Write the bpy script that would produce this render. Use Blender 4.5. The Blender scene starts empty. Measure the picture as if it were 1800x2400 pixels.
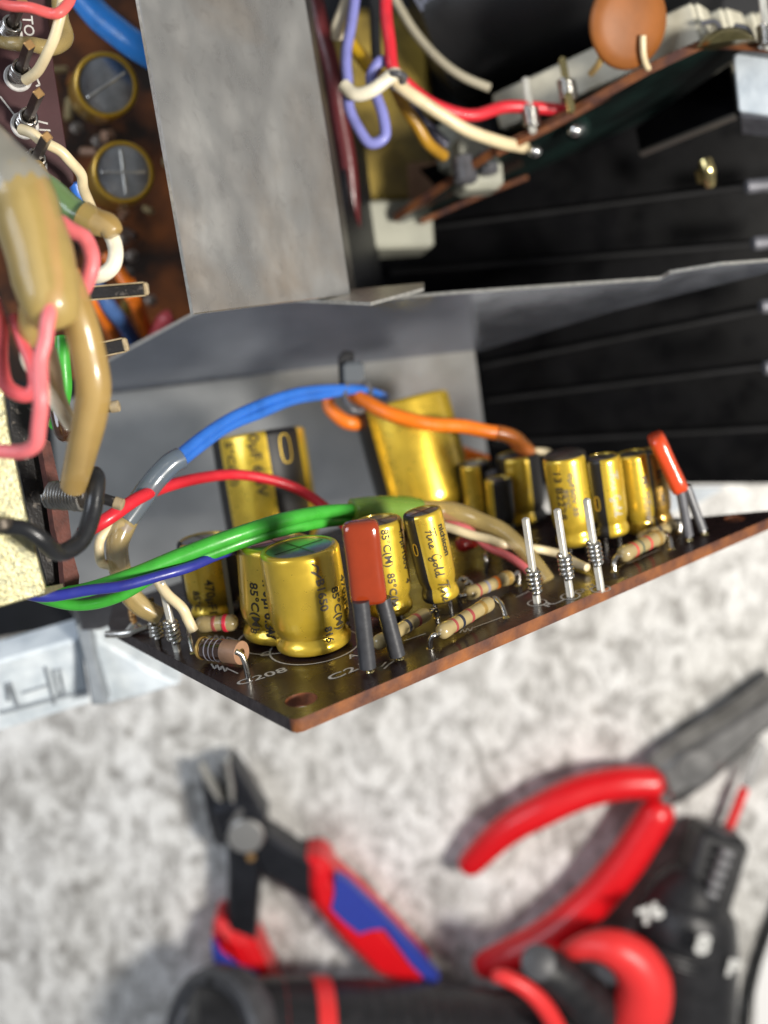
import bpy, math, random
from mathutils import Vector, Matrix
random.seed(7)
R = math.radians
sc = bpy.context.scene
COL = sc.collection
# ------------------------------------------------------------------ camera (1 unit = 1 cm)
FPX = 2600.0                      # focal length in pixels of the 1800 x 2400 photograph
TILT = 0.20                       # how far the counter leans away from the picture plane
DCTR = 24.0                       # distance to the counter along the axis
CAMH = DCTR / math.sqrt(1 + TILT * TILT)
cam = bpy.data.cameras.new('camera')
cam.sensor_fit = 'VERTICAL'; cam.sensor_height = 36.0
cam.lens = 36.0 * FPX / 2400.0
cam.clip_start = 0.5; cam.clip_end = 500
cam.dof.use_dof = True
cam.dof.focus_distance = 13.3
cam.dof.aperture_fstop = cam.lens * 0.001 / 0.29
camo = bpy.data.objects.new('camera', cam); COL.objects.link(camo)
CM = Matrix.Translation((0, 0, CAMH)) @ Matrix.Rotation(-math.atan(TILT), 4, 'X')
camo.matrix_world = CM
sc.camera = camo
CAMP = CM.translation.copy()
def cw(x, y, z): return CM @ Vector((x, y, z))          # camera axes (y up, z back) to world
def cd(x, y, z): return (CM.to_3x3() @ Vector((x, y, z))).normalized()
def P(u, v, d): return cw((u - 900) / FPX * d, (1200 - v) / FPX * d, -d)
def ray(u, v): return cd((u - 900) / FPX, (1200 - v) / FPX, -1)
def depth(p): return -(CM.inverted() @ p).z
# ------------------------------------------------------------------ world and lamps
w = bpy.data.worlds.new('World'); sc.world = w; w.use_nodes = True
bg = w.node_tree.nodes['Background']
bg.inputs[0].default_value = (0.93, 0.96, 1.0, 1); bg.inputs[1].default_value = 0.22
def area(name, loc, target, size, power, col, spread=180):
    l = bpy.data.lights.new(name, 'AREA'); l.energy = power; l.color = col; l.shape = 'DISK'; l.size = size
    o = bpy.data.objects.new(name, l); COL.objects.link(o)
    o.location = loc
    o.rotation_euler = (target - loc).to_track_quat('-Z', 'Y').to_euler()
    return o
area('work_lamp', cw(19, -4, 8), P(900, 1400, 16), 6.0, 17500, (1.0, 0.95, 0.87))
area('window_light', cw(-34, 10, 14), P(500, 1400, 18), 26, 11500, (0.80, 0.88, 1.0))
sc.view_settings.view_transform = 'Standard'; sc.view_settings.look = 'None'
sc.view_settings.exposure = 0.0
try:
    sc.cycles.use_denoising = True
    sc.cycles.max_bounces = 8; sc.cycles.transparent_max_bounces = 12
    sc.cycles.sample_clamp_indirect = 6
except Exception: pass
# ------------------------------------------------------------------ materials
MATS = {}
def mat(name, col, rough=0.5, metal=0.0, coat=0.0, var=0.0, vscale=6.0, bump=0.0, bscale=30.0, trans=0.0, ior=1.45,
        alpha=1.0, sss=0.0, col2=None, lo=0.35, hi=0.65, spec=0.5, stretch=None, rvar=0.0, detail=5.0, aniso=0.0):
    if name in MATS: return MATS[name]
    m = bpy.data.materials.new(name); m.use_nodes = True
    nt = m.node_tree; b = nt.nodes['Principled BSDF']
    b.inputs['Base Color'].default_value = (*col, 1); b.inputs['Roughness'].default_value = rough
    b.inputs['Metallic'].default_value = metal; b.inputs['IOR'].default_value = ior
    b.inputs['Coat Weight'].default_value = coat; b.inputs['Coat Roughness'].default_value = 0.08
    b.inputs['Transmission Weight'].default_value = trans; b.inputs['Alpha'].default_value = alpha
    b.inputs['Specular IOR Level'].default_value = spec
    if sss:
        b.inputs['Subsurface Weight'].default_value = sss; b.inputs['Subsurface Radius'].default_value = (0.12, 0.07, 0.03)
        b.inputs['Subsurface Scale'].default_value = 0.5
    tc = nt.nodes.new('ShaderNodeTexCoord'); src = tc.outputs['Object']
    if stretch:
        mp = nt.nodes.new('ShaderNodeMapping'); mp.inputs['Scale'].default_value = stretch
        nt.links.new(src, mp.inputs[0]); src = mp.outputs[0]
    if var or col2:
        n = nt.nodes.new('ShaderNodeTexNoise'); n.inputs['Scale'].default_value = vscale; n.inputs['Detail'].default_value = detail
        nt.links.new(src, n.inputs['Vector'])
        r = nt.nodes.new('ShaderNodeValToRGB')
        c2 = col2 if col2 else tuple(max(0, c * (1 - var)) for c in col)
        r.color_ramp.elements[0].position = lo; r.color_ramp.elements[1].position = hi
        r.color_ramp.elements[0].color = (*c2, 1); r.color_ramp.elements[1].color = (*col, 1)
        nt.links.new(n.outputs[0], r.inputs[0]); nt.links.new(r.outputs[0], b.inputs['Base Color'])
    if rvar:
        n3 = nt.nodes.new('ShaderNodeTexNoise'); n3.inputs['Scale'].default_value = vscale * 1.7; n3.inputs['Detail'].default_value = 6
        nt.links.new(src, n3.inputs['Vector'])
        mr = nt.nodes.new('ShaderNodeMapRange'); mr.inputs['To Min'].default_value = max(0.02, rough - rvar); mr.inputs['To Max'].default_value = min(1, rough + rvar)
        mr.inputs['From Min'].default_value = 0.3; mr.inputs['From Max'].default_value = 0.7
        nt.links.new(n3.outputs[0], mr.inputs[0]); nt.links.new(mr.outputs[0], b.inputs['Roughness'])
    if bump:
        n2 = nt.nodes.new('ShaderNodeTexNoise'); n2.inputs['Scale'].default_value = bscale; n2.inputs['Detail'].default_value = 4
        nt.links.new(src, n2.inputs['Vector'])
        bp = nt.nodes.new('ShaderNodeBump'); bp.inputs['Strength'].default_value = bump; bp.inputs['Distance'].default_value = 0.02
        nt.links.new(n2.outputs[0], bp.inputs['Height']); nt.links.new(bp.outputs[0], b.inputs['Normal'])
    MATS[name] = m
    return m
GOLD = mat('gold_sleeve', (0.76, 0.52, 0.05), 0.30, 0.63, coat=0.7, var=0.12, vscale=4, bump=0.035, bscale=6, rvar=0.04)
BLACKS = mat('black_print', (0.010, 0.009, 0.009), 0.42, coat=0.08)
INK = mat('ink', (0.028, 0.022, 0.012), 0.5)
INKGREY = mat('grey_ink', (0.16, 0.13, 0.09), 0.5)
GOLDMARK = mat('gold_mark', (0.62, 0.42, 0.06), 0.35, 0.6)
ALU = mat('aluminium_disc', (0.50, 0.52, 0.54), 0.28, 0.95, var=0.3, vscale=4)
TIN = mat('tinned_wire', (0.62, 0.60, 0.56), 0.24, 1.0, var=0.25, vscale=14)
PINM = mat('square_pin', (0.78, 0.76, 0.68), 0.32, 0.55, var=0.35, vscale=18, stretch=(1, 1, .2))
PINB = mat('dark_pin', (0.20, 0.17, 0.14), 0.35, 0.9, var=0.4, vscale=10)
COPPER = mat('copper_tip', (0.60, 0.36, 0.15), 0.35, 0.8)
BRASS = mat('brass_pin', (0.72, 0.60, 0.28), 0.22, 1.0, var=0.2)
RUB = mat('rubber_bung', (0.02, 0.02, 0.02), 0.6)
PCB = mat('board_lacquer', (0.028, 0.014, 0.013), 0.30, coat=0.15, col2=(0.018, 0.009, 0.009), vscale=1.6, rvar=0.1, bump=0.05, bscale=40)
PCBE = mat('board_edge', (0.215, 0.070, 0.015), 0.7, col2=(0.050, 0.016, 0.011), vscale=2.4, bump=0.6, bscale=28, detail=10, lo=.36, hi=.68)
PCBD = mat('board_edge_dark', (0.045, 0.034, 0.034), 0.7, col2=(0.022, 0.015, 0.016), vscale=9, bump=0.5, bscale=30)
PCBH = mat('hole_wall', (0.26, 0.085, 0.035), 0.5, bump=0.3, var=.5, vscale=10)
SILK = mat('silk_print', (0.55, 0.53, 0.50), 0.6, var=0.25, vscale=20)
REDF = mat('red_epoxy', (0.25, 0.031, 0.007), 0.16, coat=0.9, var=0.12, vscale=4, bump=0.25, bscale=3.5)
REDF2 = mat('orange_red_epoxy', (0.55, 0.055, 0.012), 0.3, coat=0.5, var=0.12, vscale=4, bump=0.2, bscale=4)
SLV = mat('black_tubing', (0.040, 0.041, 0.046), 0.36, var=0.25, vscale=10, bump=0.08, bscale=20)
SLV2 = mat('grey_tubing', (0.10, 0.10, 0.11), 0.30, var=0.3, vscale=8)
BEIGE = mat('resistor_body', (0.34, 0.265, 0.125), 0.28, coat=0.5, var=0.12, vscale=8, bump=0.08, bscale=8)
BAND_BR = mat('band_brownred', (0.27, 0.055, 0.05), 0.4)
BAND_RED = mat('band_red', (0.55, 0.02, 0.045), 0.4)
BAND_BK = mat('band_black', (0.02, 0.022, 0.035), 0.4)
BAND_OR = mat('band_orange', (0.80, 0.20, 0.01), 0.4)
BAND_VI = mat('band_grey', (0.20, 0.19, 0.22), 0.4)
BAND_GR = mat('band_green', (0.03, 0.07, 0.06), 0.4)
BAND_GO = mat('band_gold', (0.62, 0.40, 0.12), 0.3, 0.7)
def pvc(name, c, rough=0.34, sss=0.0, var=0.1):
    return mat(name, c, rough + .04, var=max(var, .22), vscale=3.2, bump=0.14, bscale=14, sss=sss, coat=0.05, rvar=.12, detail=9, lo=.3, hi=.5)
W_GREEN = pvc('green_pvc', (0.045, 0.34, 0.035)); W_RED = pvc('red_pvc', (0.60, 0.022, 0.035)); W_BLUE = pvc('blue_pvc', (0.03, 0.15, 0.56))
W_NAVY = pvc('navy_pvc', (0.025, 0.032, 0.24)); W_OR = pvc('orange_pvc', (0.78, 0.18, 0.012)); W_PINK = pvc('pink_pvc', (0.72, 0.16, 0.17))
W_CREAM = pvc('cream_pvc', (0.70, 0.58, 0.36)); W_WHITE = pvc('white_pvc', (0.78, 0.72, 0.56)); W_BLACK = pvc('black_pvc', (0.014, 0.015, 0.017), 0.3)
W_LIL = pvc('lilac_pvc', (0.22, 0.23, 0.56)); W_YEL = pvc('yellow_pvc', (0.72, 0.44, 0.02)); W_AMB = pvc('amber_pvc', (0.42, 0.22, 0.02))
W_GREY = pvc('grey_cream_pvc', (0.42, 0.38, 0.28)); W_SKY = pvc('bright_blue_pvc', (0.02, 0.22, 0.66)); W_MAR = pvc('maroon_pvc', (0.10, 0.012, 0.014))
W_TAN = pvc('tan_tube', (0.36, 0.24, 0.09)); W_ROSE = pvc('rose_pvc', (0.60, 0.09, 0.10))
def tubing(name, c, alpha, rough=0.25):
    return mat(name, c, rough, alpha=alpha, coat=0.5, var=0.12, vscale=3, sss=0.0)
T_CLEAR = tubing('clear_tube', (0.46, 0.34, 0.13), 0.58)
T_AMB = tubing('amber_tube', (0.44, 0.29, 0.09), 0.70, 0.36)
T_LIME = tubing('lime_tube', (0.15, 0.36, 0.035), 0.50)
T_SMOKE = tubing('smoke_tube', (0.13, 0.16, 0.19), 0.80)
T_FAT = tubing('fat_tube', (0.46, 0.33, 0.105), 0.70, 0.42)
T_PALE = tubing('pale_tube', (0.26, 0.245, 0.20), 0.95, 0.5)
T_GRN = tubing('greenish_tube', (0.17, 0.28, 0.10), 0.85, 0.35)
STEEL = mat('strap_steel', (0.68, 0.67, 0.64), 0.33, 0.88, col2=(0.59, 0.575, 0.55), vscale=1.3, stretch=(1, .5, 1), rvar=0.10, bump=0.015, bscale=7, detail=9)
def reflection_and_smudges():  # paints a warm brown reflection into the steel's colour, plus surface streaks and smudges
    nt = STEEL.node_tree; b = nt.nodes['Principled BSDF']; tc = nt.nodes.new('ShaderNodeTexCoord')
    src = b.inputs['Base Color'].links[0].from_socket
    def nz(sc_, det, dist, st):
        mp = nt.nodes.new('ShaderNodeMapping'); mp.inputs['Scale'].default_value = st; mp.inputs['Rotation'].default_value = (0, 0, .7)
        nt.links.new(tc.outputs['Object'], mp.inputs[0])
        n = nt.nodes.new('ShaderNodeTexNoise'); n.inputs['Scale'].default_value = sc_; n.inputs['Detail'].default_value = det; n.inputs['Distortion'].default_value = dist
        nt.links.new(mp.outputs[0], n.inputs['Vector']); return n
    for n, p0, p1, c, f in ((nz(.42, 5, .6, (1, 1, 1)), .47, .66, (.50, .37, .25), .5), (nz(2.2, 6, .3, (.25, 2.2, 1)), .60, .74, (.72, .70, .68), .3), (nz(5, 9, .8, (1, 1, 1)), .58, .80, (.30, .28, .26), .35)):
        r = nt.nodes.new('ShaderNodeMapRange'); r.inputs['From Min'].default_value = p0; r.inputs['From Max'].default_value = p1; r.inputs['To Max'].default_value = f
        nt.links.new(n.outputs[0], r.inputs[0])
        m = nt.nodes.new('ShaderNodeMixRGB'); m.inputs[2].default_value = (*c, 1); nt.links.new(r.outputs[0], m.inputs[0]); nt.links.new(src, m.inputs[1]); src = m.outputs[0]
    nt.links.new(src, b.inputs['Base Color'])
reflection_and_smudges()
STEELE = mat('cut_steel', (0.80, 0.78, 0.72), 0.35, 0.9, var=.25, vscale=12)
SHEET = mat('shield_sheet', (0.42, 0.45, 0.53), 0.15, 0.9, col2=(0.36, 0.39, 0.46), vscale=0.9, rvar=0.05, bump=0.04, bscale=12)
WALL = mat('wall_sheet', (0.52, 0.53, 0.53), 0.42, 0.7, col2=(0.40, 0.41, 0.415), vscale=0.8, rvar=0.1)
HSINK = mat('black_anodised', (0.003, 0.003, 0.0036), 0.33, var=.5, vscale=1.2, spec=0.035, rvar=.12)
FINTIP = mat('lit_fin_grey', (0.16, 0.16, 0.18), 0.5, 0.3, var=.4, vscale=6)  # light on the black fin ends, put into a lighter grey
FLOORM = mat('dark_chassis', (0.010, 0.011, 0.014), 0.45, 0.2, var=.4, vscale=1.2)
ZINC = mat('yellow_zinc', (0.35, 0.32, 0.175), 0.42, 0.6, col2=(0.22, 0.215, 0.14), vscale=12, bump=0.7, bscale=24, rvar=.12, detail=8)
CAST = mat('pale_cast_metal', (0.70, 0.76, 0.80), 0.58, 0.0, col2=(0.50, 0.56, 0.61), vscale=2.6, bump=0.5, bscale=9, detail=8)
CASTG = mat('grey_cast_rib', (0.30, 0.33, 0.36), 0.5, 0.2, var=.25, vscale=3)
PCBP = mat('plum_board', (0.060, 0.024, 0.026), 0.38, var=.2, vscale=2, bump=.05, bscale=30)
PCBM = mat('main_board_brown', (0.26, 0.075, 0.016), 0.34, coat=.15, col2=(0.014, 0.007, 0.004), vscale=0.9, detail=7, lo=.42, hi=.68)
PCBR = mat('green_underside', (0.010, 0.026, 0.022), 0.35, coat=.2, col2=(0.004, 0.006, 0.006), vscale=0.9)
CER = mat('ceramic', (0.56, 0.53, 0.42), 0.55, var=.18, vscale=3, bump=.35, bscale=8)
DISC = mat('orange_disc', (0.27, 0.088, 0.015), 0.55, var=.25, vscale=2, bump=.15, bscale=5)
SOLD = mat('solder', (0.70, 0.70, 0.68), 0.16, 1.0)
WHITEP = mat('white_plastic', (0.38, 0.38, 0.31), 0.5, var=.2, vscale=2)
YBOX = mat('yellow_wrap', (0.36, 0.25, 0.045), 0.4, var=.75, vscale=1.2, coat=.2)
STONE = None
BLKPL = mat('black_grip', (0.016, 0.016, 0.018), 0.42, var=.35, vscale=3, bump=.2, bscale=25, rvar=.1)
REDGRIP = mat('red_grip', (0.62, 0.005, 0.010), 0.38, var=.08, coat=.15)
REDPL = mat('red_plastic', (0.66, 0.03, 0.03), 0.4)
BLUEGRIP = mat('blue_grip', (0.025, 0.045, 0.30), 0.45, var=.1)
TOOLST = mat('black_tool_steel', (0.035, 0.037, 0.045), 0.38, 0.7, var=.3, vscale=3)
GREYST = mat('grey_tool_steel', (0.30, 0.295, 0.29), 0.34, 0.7, var=.35, vscale=2)
DARKG = mat('dark_grey_plastic', (0.06, 0.06, 0.065), 0.45, var=.3, vscale=4)
PALEG = mat('pale_grey_plastic', (0.20, 0.20, 0.21), 0.5)
WHITEM = mat('white_mark', (0.50, 0.50, 0.48), 0.6)
WAX = mat('grubby_black', (0.014, 0.013, 0.013), 0.45, var=.0, col2=(0.16, 0.14, 0.12), lo=.28, hi=.42, vscale=9, detail=8, bump=.5, bscale=18)
RUST = mat('brown_board_edge', (0.11, 0.035, 0.025), 0.55, var=.5, vscale=6, bump=.3)
AXB = mat('brown_glass', (0.055, 0.024, 0.012), 0.14, coat=1.0, var=.4, vscale=7)
AXE = mat('tan_end', (0.31, 0.175, 0.105), 0.45, var=.15, vscale=8, bump=.2)
def stone():
    m = bpy.data.materials.new('granite'); m.use_nodes = True; nt = m.node_tree; b = nt.nodes['Principled BSDF']
    tc0 = nt.nodes.new('ShaderNodeTexCoord'); tc = nt.nodes.new('ShaderNodeMapping'); tc.inputs['Scale'].default_value = (1.25, .8, 1); tc.inputs['Rotation'].default_value = (0, 0, .35)
    nt.links.new(tc0.outputs['Object'], tc.inputs[0])
    def noise(s, d, ro=.55, dist=0):
        n = nt.nodes.new('ShaderNodeTexNoise'); n.inputs['Scale'].default_value = s; n.inputs['Detail'].default_value = d
        n.inputs['Roughness'].default_value = ro; n.inputs['Distortion'].default_value = dist
        nt.links.new(tc.outputs[0], n.inputs['Vector']); return n
    def ramp(n, p0, c0, p1, c1):
        r = nt.nodes.new('ShaderNodeValToRGB'); r.color_ramp.elements[0].position = p0; r.color_ramp.elements[1].position = p1
        r.color_ramp.elements[0].color = (*c0, 1); r.color_ramp.elements[1].color = (*c1, 1)
        nt.links.new(n.outputs[0], r.inputs[0]); return r
    def mix(kind, f, a, bb):
        x = nt.nodes.new('ShaderNodeMixRGB'); x.blend_type = kind; x.inputs[0].default_value = f
        nt.links.new(a.outputs[0], x.inputs[1]); nt.links.new(bb.outputs[0], x.inputs[2]); return x
    a = ramp(noise(1.45, 10, .64, 1.1), .38, (0.36, 0.352, 0.34), .57, (0.775, 0.775, 0.765))
    c = ramp(noise(3.6, 8, .65, .4), .33, (0.54, 0.53, 0.51), .52, (1, 1, 1))
    d = ramp(noise(0.30, 3), .38, (0.86, 0.85, 0.83), .62, (1, 1, 1))
    e = ramp(noise(2.3, 4, .5), .30, (0.34, 0.31, 0.27), .36, (1, 1, 1))
    f = ramp(noise(22, 4, .6), .36, (0.55, 0.54, 0.52), .5, (1, 1, 1))
    x = mix('MULTIPLY', .75, a, c); x = mix('MULTIPLY', .9, x, d); x = mix('MULTIPLY', .7, x, e); x = mix('MULTIPLY', .6, x, f)
    bn = noise(16, 6); bp = nt.nodes.new('ShaderNodeBump'); bp.inputs['Strength'].default_value = .25; bp.inputs['Distance'].default_value = .02
    nt.links.new(bn.outputs[0], bp.inputs['Height']); nt.links.new(bp.outputs[0], b.inputs['Normal'])
    nt.links.new(x.outputs[0], b.inputs['Base Color']); b.inputs['Roughness'].default_value = .38
    return m
STONE = stone()
# ------------------------------------------------------------------ object helpers
WM = {}
def tag(o, label, cat, group=None, kind=None):
    if label: o['label'] = label
    if cat: o['category'] = cat
    if group: o['group'] = group
    if kind: o['kind'] = kind
    return o
def link(o, parent, world):
    COL.objects.link(o)
    if parent is not None:
        o.parent = parent; o.matrix_basis = WM[parent.name].inverted() @ world
    else: o.matrix_basis = world
    WM[o.name] = world
    return o
def thing(name, loc, label, cat, group=None):
    o = bpy.data.objects.new(name, None); o.empty_display_size = .3
    link(o, None, Matrix.Translation(loc)); return tag(o, label, cat, group)
def mesh(name, verts, faces, mats, parent=None, world=None, fm=None, smooth=True):
    """verts in the frame `world`; with world=None they are world points and the origin goes to their middle"""
    if world is None:
        c = Vector((0, 0, 0))
        for v in verts: c += v
        c /= len(verts); world = Matrix.Translation(c); verts = [v - c for v in verts]
    me = bpy.data.meshes.new(name); me.from_pydata([tuple(v) for v in verts], [], faces)
    if not isinstance(mats, (list, tuple)): mats = [mats]
    for m in mats: me.materials.append(m)
    if fm: me.polygons.foreach_set('material_index', fm)
    me.polygons.foreach_set('use_smooth', [bool(smooth)] * len(me.polygons))
    me.update()
    o = bpy.data.objects.new(name, me)
    return link(o, parent, world)
def sharp(o, ang=35):
    me = o.data
    try: me.set_sharp_from_angle(angle=R(ang))
    except Exception: pass
    return o
def frame(base, axis, facing=None):
    """z along axis, x towards the camera (or facing), y to the viewer's right"""
    z = axis.normalized(); f = (facing if facing is not None else CAMP - base)
    x = (f - z * f.dot(z)).normalized(); y = z.cross(x)
    m = Matrix((x, y, z)).transposed().to_4x4(); m.translation = base; return m
def catmull(pts, rad, n=8):
    out = []; L = len(pts)
    for i in range(L - 1):
        p0 = pts[max(i - 1, 0)]; p1 = pts[i]; p2 = pts[i + 1]; p3 = pts[min(i + 2, L - 1)]
        for k in range(n):
            t = k / n; t2 = t * t; t3 = t2 * t
            out.append((0.5 * ((2 * p1) + (p2 - p0) * t + (2 * p0 - 5 * p1 + 4 * p2 - p3) * t2 + (3 * p1 - p0 - 3 * p2 + p3) * t3),
                        rad[i] * (1 - t) + rad[i + 1] * t))
    out.append((pts[-1], rad[-1])); return out
def tube_geo(path, sides=14, dome=True, flat=1.0):
    V = []; F = []; n = len(path)
    T = [((path[min(i + 1, n - 1)][0] - path[max(i - 1, 0)][0])).normalized() for i in range(n)]
    a = T[0].orthogonal().normalized()
    def ring(c, r, t, a):
        b = t.cross(a); i0 = len(V)
        for k in range(sides):
            th = 2 * math.pi * k / sides
            V.append(c + (a * math.cos(th) + b * math.sin(th) * flat) * r)
        return i0
    rings = []
    if dome: rings.append(ring(path[0][0] - T[0] * path[0][1] * .18, path[0][1] * .72, T[0], a))
    for i, (c, r) in enumerate(path):
        a = (a - T[i] * a.dot(T[i])).normalized()
        rings.append(ring(c, r, T[i], a))
    if dome: rings.append(ring(path[-1][0] + T[-1] * path[-1][1] * .18, path[-1][1] * .72, T[-1], a))
    for p, q in zip(rings, rings[1:]):
        for k in range(sides):
            k2 = (k + 1) % sides
            F.append((p + k, p + k2, q + k2, q + k))
    F.append(tuple(rings[0] + k for k in reversed(range(sides)))); F.append(tuple(rings[-1] + k for k in range(sides)))
    return V, F
def tube(name, pts, rad, m, parent=None, sides=14, n=8, dome=True, flat=1.0):
    if not isinstance(rad, (list, tuple)): rad = [rad] * len(pts)
    V, F = tube_geo(catmull(pts, rad, n), sides, dome, flat)
    o = mesh(name, V, F, m, parent); return sharp(o, 50)
def wire(name, uvd, rpx, m, label=None, cat='wire', group=None, parent=None, **k):
    """uvd: places along the wire (column, row, distance); rpx: half its width in the photograph"""
    pts = [P(*q) for q in uvd]; dm0 = sum(q[2] for q in uvd) / len(uvd); jit = .0016 * dm0
    if label: pts = [p + Vector((random.uniform(-jit, jit), random.uniform(-jit, jit), random.uniform(-jit, jit))) if 0 < i < len(pts) - 1 else p for i, p in enumerate(pts)]
    rp = rpx if isinstance(rpx, (list, tuple)) else [rpx] * len(uvd)
    ds = [q[2] for q in uvd]; dm = sum(ds) / len(ds)
    rad = [r * dm / FPX for r in rp]
    o = tube(name, pts, rad, m, parent, **k)
    if parent is None: tag(o, label, cat, group)
    elif label: o['label'] = label
    return o
def lathe_geo(prof, seg=36):
    V = []; F = []
    for r, z in prof:
        for k in range(seg):
            a = 2 * math.pi * k / seg; V.append(Vector((r * math.cos(a), r * math.sin(a), z)))
    for i in range(len(prof) - 1):
        for k in range(seg):
            k2 = (k + 1) % seg
            F.append((i * seg + k, i * seg + k2, (i + 1) * seg + k2, (i + 1) * seg + k))
    F.append(tuple(reversed(range(seg)))); F.append(tuple((len(prof) - 1) * seg + k for k in range(seg)))
    return V, F
def lathe(name, prof, m, parent, world, seg=36, stripe=None, ang=40):
    V, F = lathe_geo(prof, seg); fm = None
    mats = m if isinstance(m, (list, tuple)) else [m]
    if stripe:
        fm = []
        for f in F:
            c = sum((V[i] for i in f), Vector()) / len(f); a = math.degrees(math.atan2(c.y, c.x))
            hit = len(f) == 4 and any(((a - s0) % 360) <= (s1 - s0) for s0, s1 in stripe)
            fm.append(1 if hit else 0)
    return sharp(mesh(name, V, F, mats, parent, world, fm), ang)
def boxg(sx, sy, sz, bev=0.0):
    """box centred in x,y, from z=0 up, with a chamfer"""
    b = min(bev, sx * .45, sy * .45, sz * .45); V = []; F = []
    rings = [(0, b), (b, 0), (sz - b, 0), (sz, b)] if b > 0 else [(0, 0), (sz, 0)]
    for z, ins in rings:
        x = sx / 2 - ins; y = sy / 2 - ins; c = b * .6 if b > 0 else 0
        if b > 0: pts = [(x - c, -y), (x, -y + c), (x, y - c), (x - c, y), (-x + c, y), (-x, y - c), (-x, -y + c), (-x + c, -y)]
        else: pts = [(x, -y), (x, y), (-x, y), (-x, -y)]
        V += [Vector((p, q, z)) for p, q in pts]
    k = 8 if b > 0 else 4
    for i in range(len(rings) - 1):
        for j in range(k): F.append((i * k + j, i * k + (j + 1) % k, (i + 1) * k + (j + 1) % k, (i + 1) * k + j))
    F.append(tuple(reversed(range(k)))); F.append(tuple((len(rings) - 1) * k + j for j in range(k)))
    return V, F
def box(name, world, sx, sy, sz, m, parent=None, bev=0.02):
    V, F = boxg(sx, sy, sz, bev); return mesh(name, V, F, m, parent, world, smooth=False)
def prism(name, pts, off, mats, parent=None, bev=0.0, edge=True):
    """plate with outline pts (world, one plane) and thickness vector off; slot 0 face, slot 1 edge"""
    n = len(pts); c = sum(pts, Vector()) / n
    V = []; F = []; fm = []
    nrm = off.normalized()
    if bev:
        lay = [(0.0, bev), (bev / off.length, 0.0), (1.0, 0.0)]
    else: lay = [(0.0, 0.0), (1.0, 0.0)]
    for t, ins in lay:
        for i, p in enumerate(pts):
            q = p
            if ins:
                a = (pts[i] - pts[i - 1]).normalized(); b = (pts[(i + 1) % n] - pts[i]).normalized()
                na = nrm.cross(a); nb = nrm.cross(b); m_ = (na + nb)
                if m_.length > 1e-6:
                    m_.normalize(); s = max(.4, m_.dot(na))
                    q = p + m_ * ins / s * INS
            V.append(q + off * t)
    for i in range(len(lay) - 1):
        for j in range(n):
            F.append((i * n + j, i * n + (j + 1) % n, (i + 1) * n + (j + 1) % n, (i + 1) * n + j)); fm.append(1 if i == len(lay) - 2 else 0)
    F.append(tuple(range(n))); fm.append(0)
    F.append(tuple((len(lay) - 1) * n + j for j in reversed(range(n)))); fm.append(0)
    mats = mats if isinstance(mats, (list, tuple)) else [mats, mats]
    o = mesh(name, V, F, mats, parent, None, fm, smooth=False)
    return o
INS = 1.0
class Plane:
    def __init__(s, a, b, c, flip=False):
        s.o = P(*a); s.n = (P(*b) - s.o).cross(P(*c) - s.o).normalized()
        if s.n.dot(CAMP - s.o) < 0: s.n = -s.n
    def at(s, u, v):
        r = ray(u, v); return CAMP + r * ((s.o - CAMP).dot(s.n) / r.dot(s.n))
    def poly(s, uv): return [s.at(*q) for q in uv]
def outline(pts):
    """orders an outline so that prism() insets inward"""
    return pts
def plate(name, plane, uv, th, mats, parent=None, bev=0.0):
    pts = plane.poly(uv)
    area2 = sum((pts[i].cross(pts[(i + 1) % len(pts)]) for i in range(len(pts))), Vector()).dot(plane.n)
    if area2 > 0: pts = pts[::-1]                      # seen from behind: anticlockwise about -n
    return prism(name, pts, -plane.n * th, mats, parent, bev)
def text_geo(s, size, bold=0.0, shear=0.0, width=None):
    cu = bpy.data.curves.new('lettering', 'FONT'); cu.body = s; cu.size = size; cu.offset = bold; cu.shear = shear
    cu.resolution_u = 3; cu.fill_mode = 'FRONT'
    ob = bpy.data.objects.new('lettering', cu); me = bpy.data.meshes.new_from_object(ob)
    V = [v.co.copy() for v in me.vertices]; F = [tuple(p.vertices) for p in me.polygons]
    bpy.data.objects.remove(ob); bpy.data.curves.remove(cu); bpy.data.meshes.remove(me)
    return V, F
def ribbons(polys, wd):
    """flat pen strokes: list of polylines (x,y) -> strip mesh"""
    V = []; F = []
    for pl in polys:
        pts = [Vector((x, y, 0)) for x, y in pl]
        if len(pts) > 2: pts = [q for q, _ in catmull(pts, [0] * len(pts), 4)]
        i0 = len(V)
        for i, p in enumerate(pts):
            t = (pts[min(i + 1, len(pts) - 1)] - pts[max(i - 1, 0)]).normalized(); nn = Vector((-t.y, t.x, 0)) * wd / 2
            V += [p + nn, p - nn]
        for i in range(len(pts) - 1): F.append((i0 + 2 * i, i0 + 2 * i + 1, i0 + 2 * i + 3, i0 + 2 * i + 2))
    return V, F
# ------------------------------------------------------------------ the counter
def counter_plane(h): # plane at height h above the counter
    class C: pass
    pl = Plane.__new__(Plane); pl.o = Vector((0, 0, h)); pl.n = Vector((0, 0, 1)); return pl
S = 90
ct = mesh('countertop', [Vector((-S, -S, 0)), Vector((S, -S, 0)), Vector((S, S, 0)), Vector((-S, S, 0)),
                         Vector((-S, -S, -3)), Vector((S, -S, -3)), Vector((S, S, -3)), Vector((-S, S, -3))],
          [(0, 1, 2, 3), (7, 6, 5, 4), (0, 4, 5, 1), (1, 5, 6, 2), (2, 6, 7, 3), (3, 7, 4, 0)], STONE, world=Matrix.Identity(4), smooth=False)
tag(ct, 'pale grey mottled granite worktop under the tools', 'worktop', kind='structure')
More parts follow.
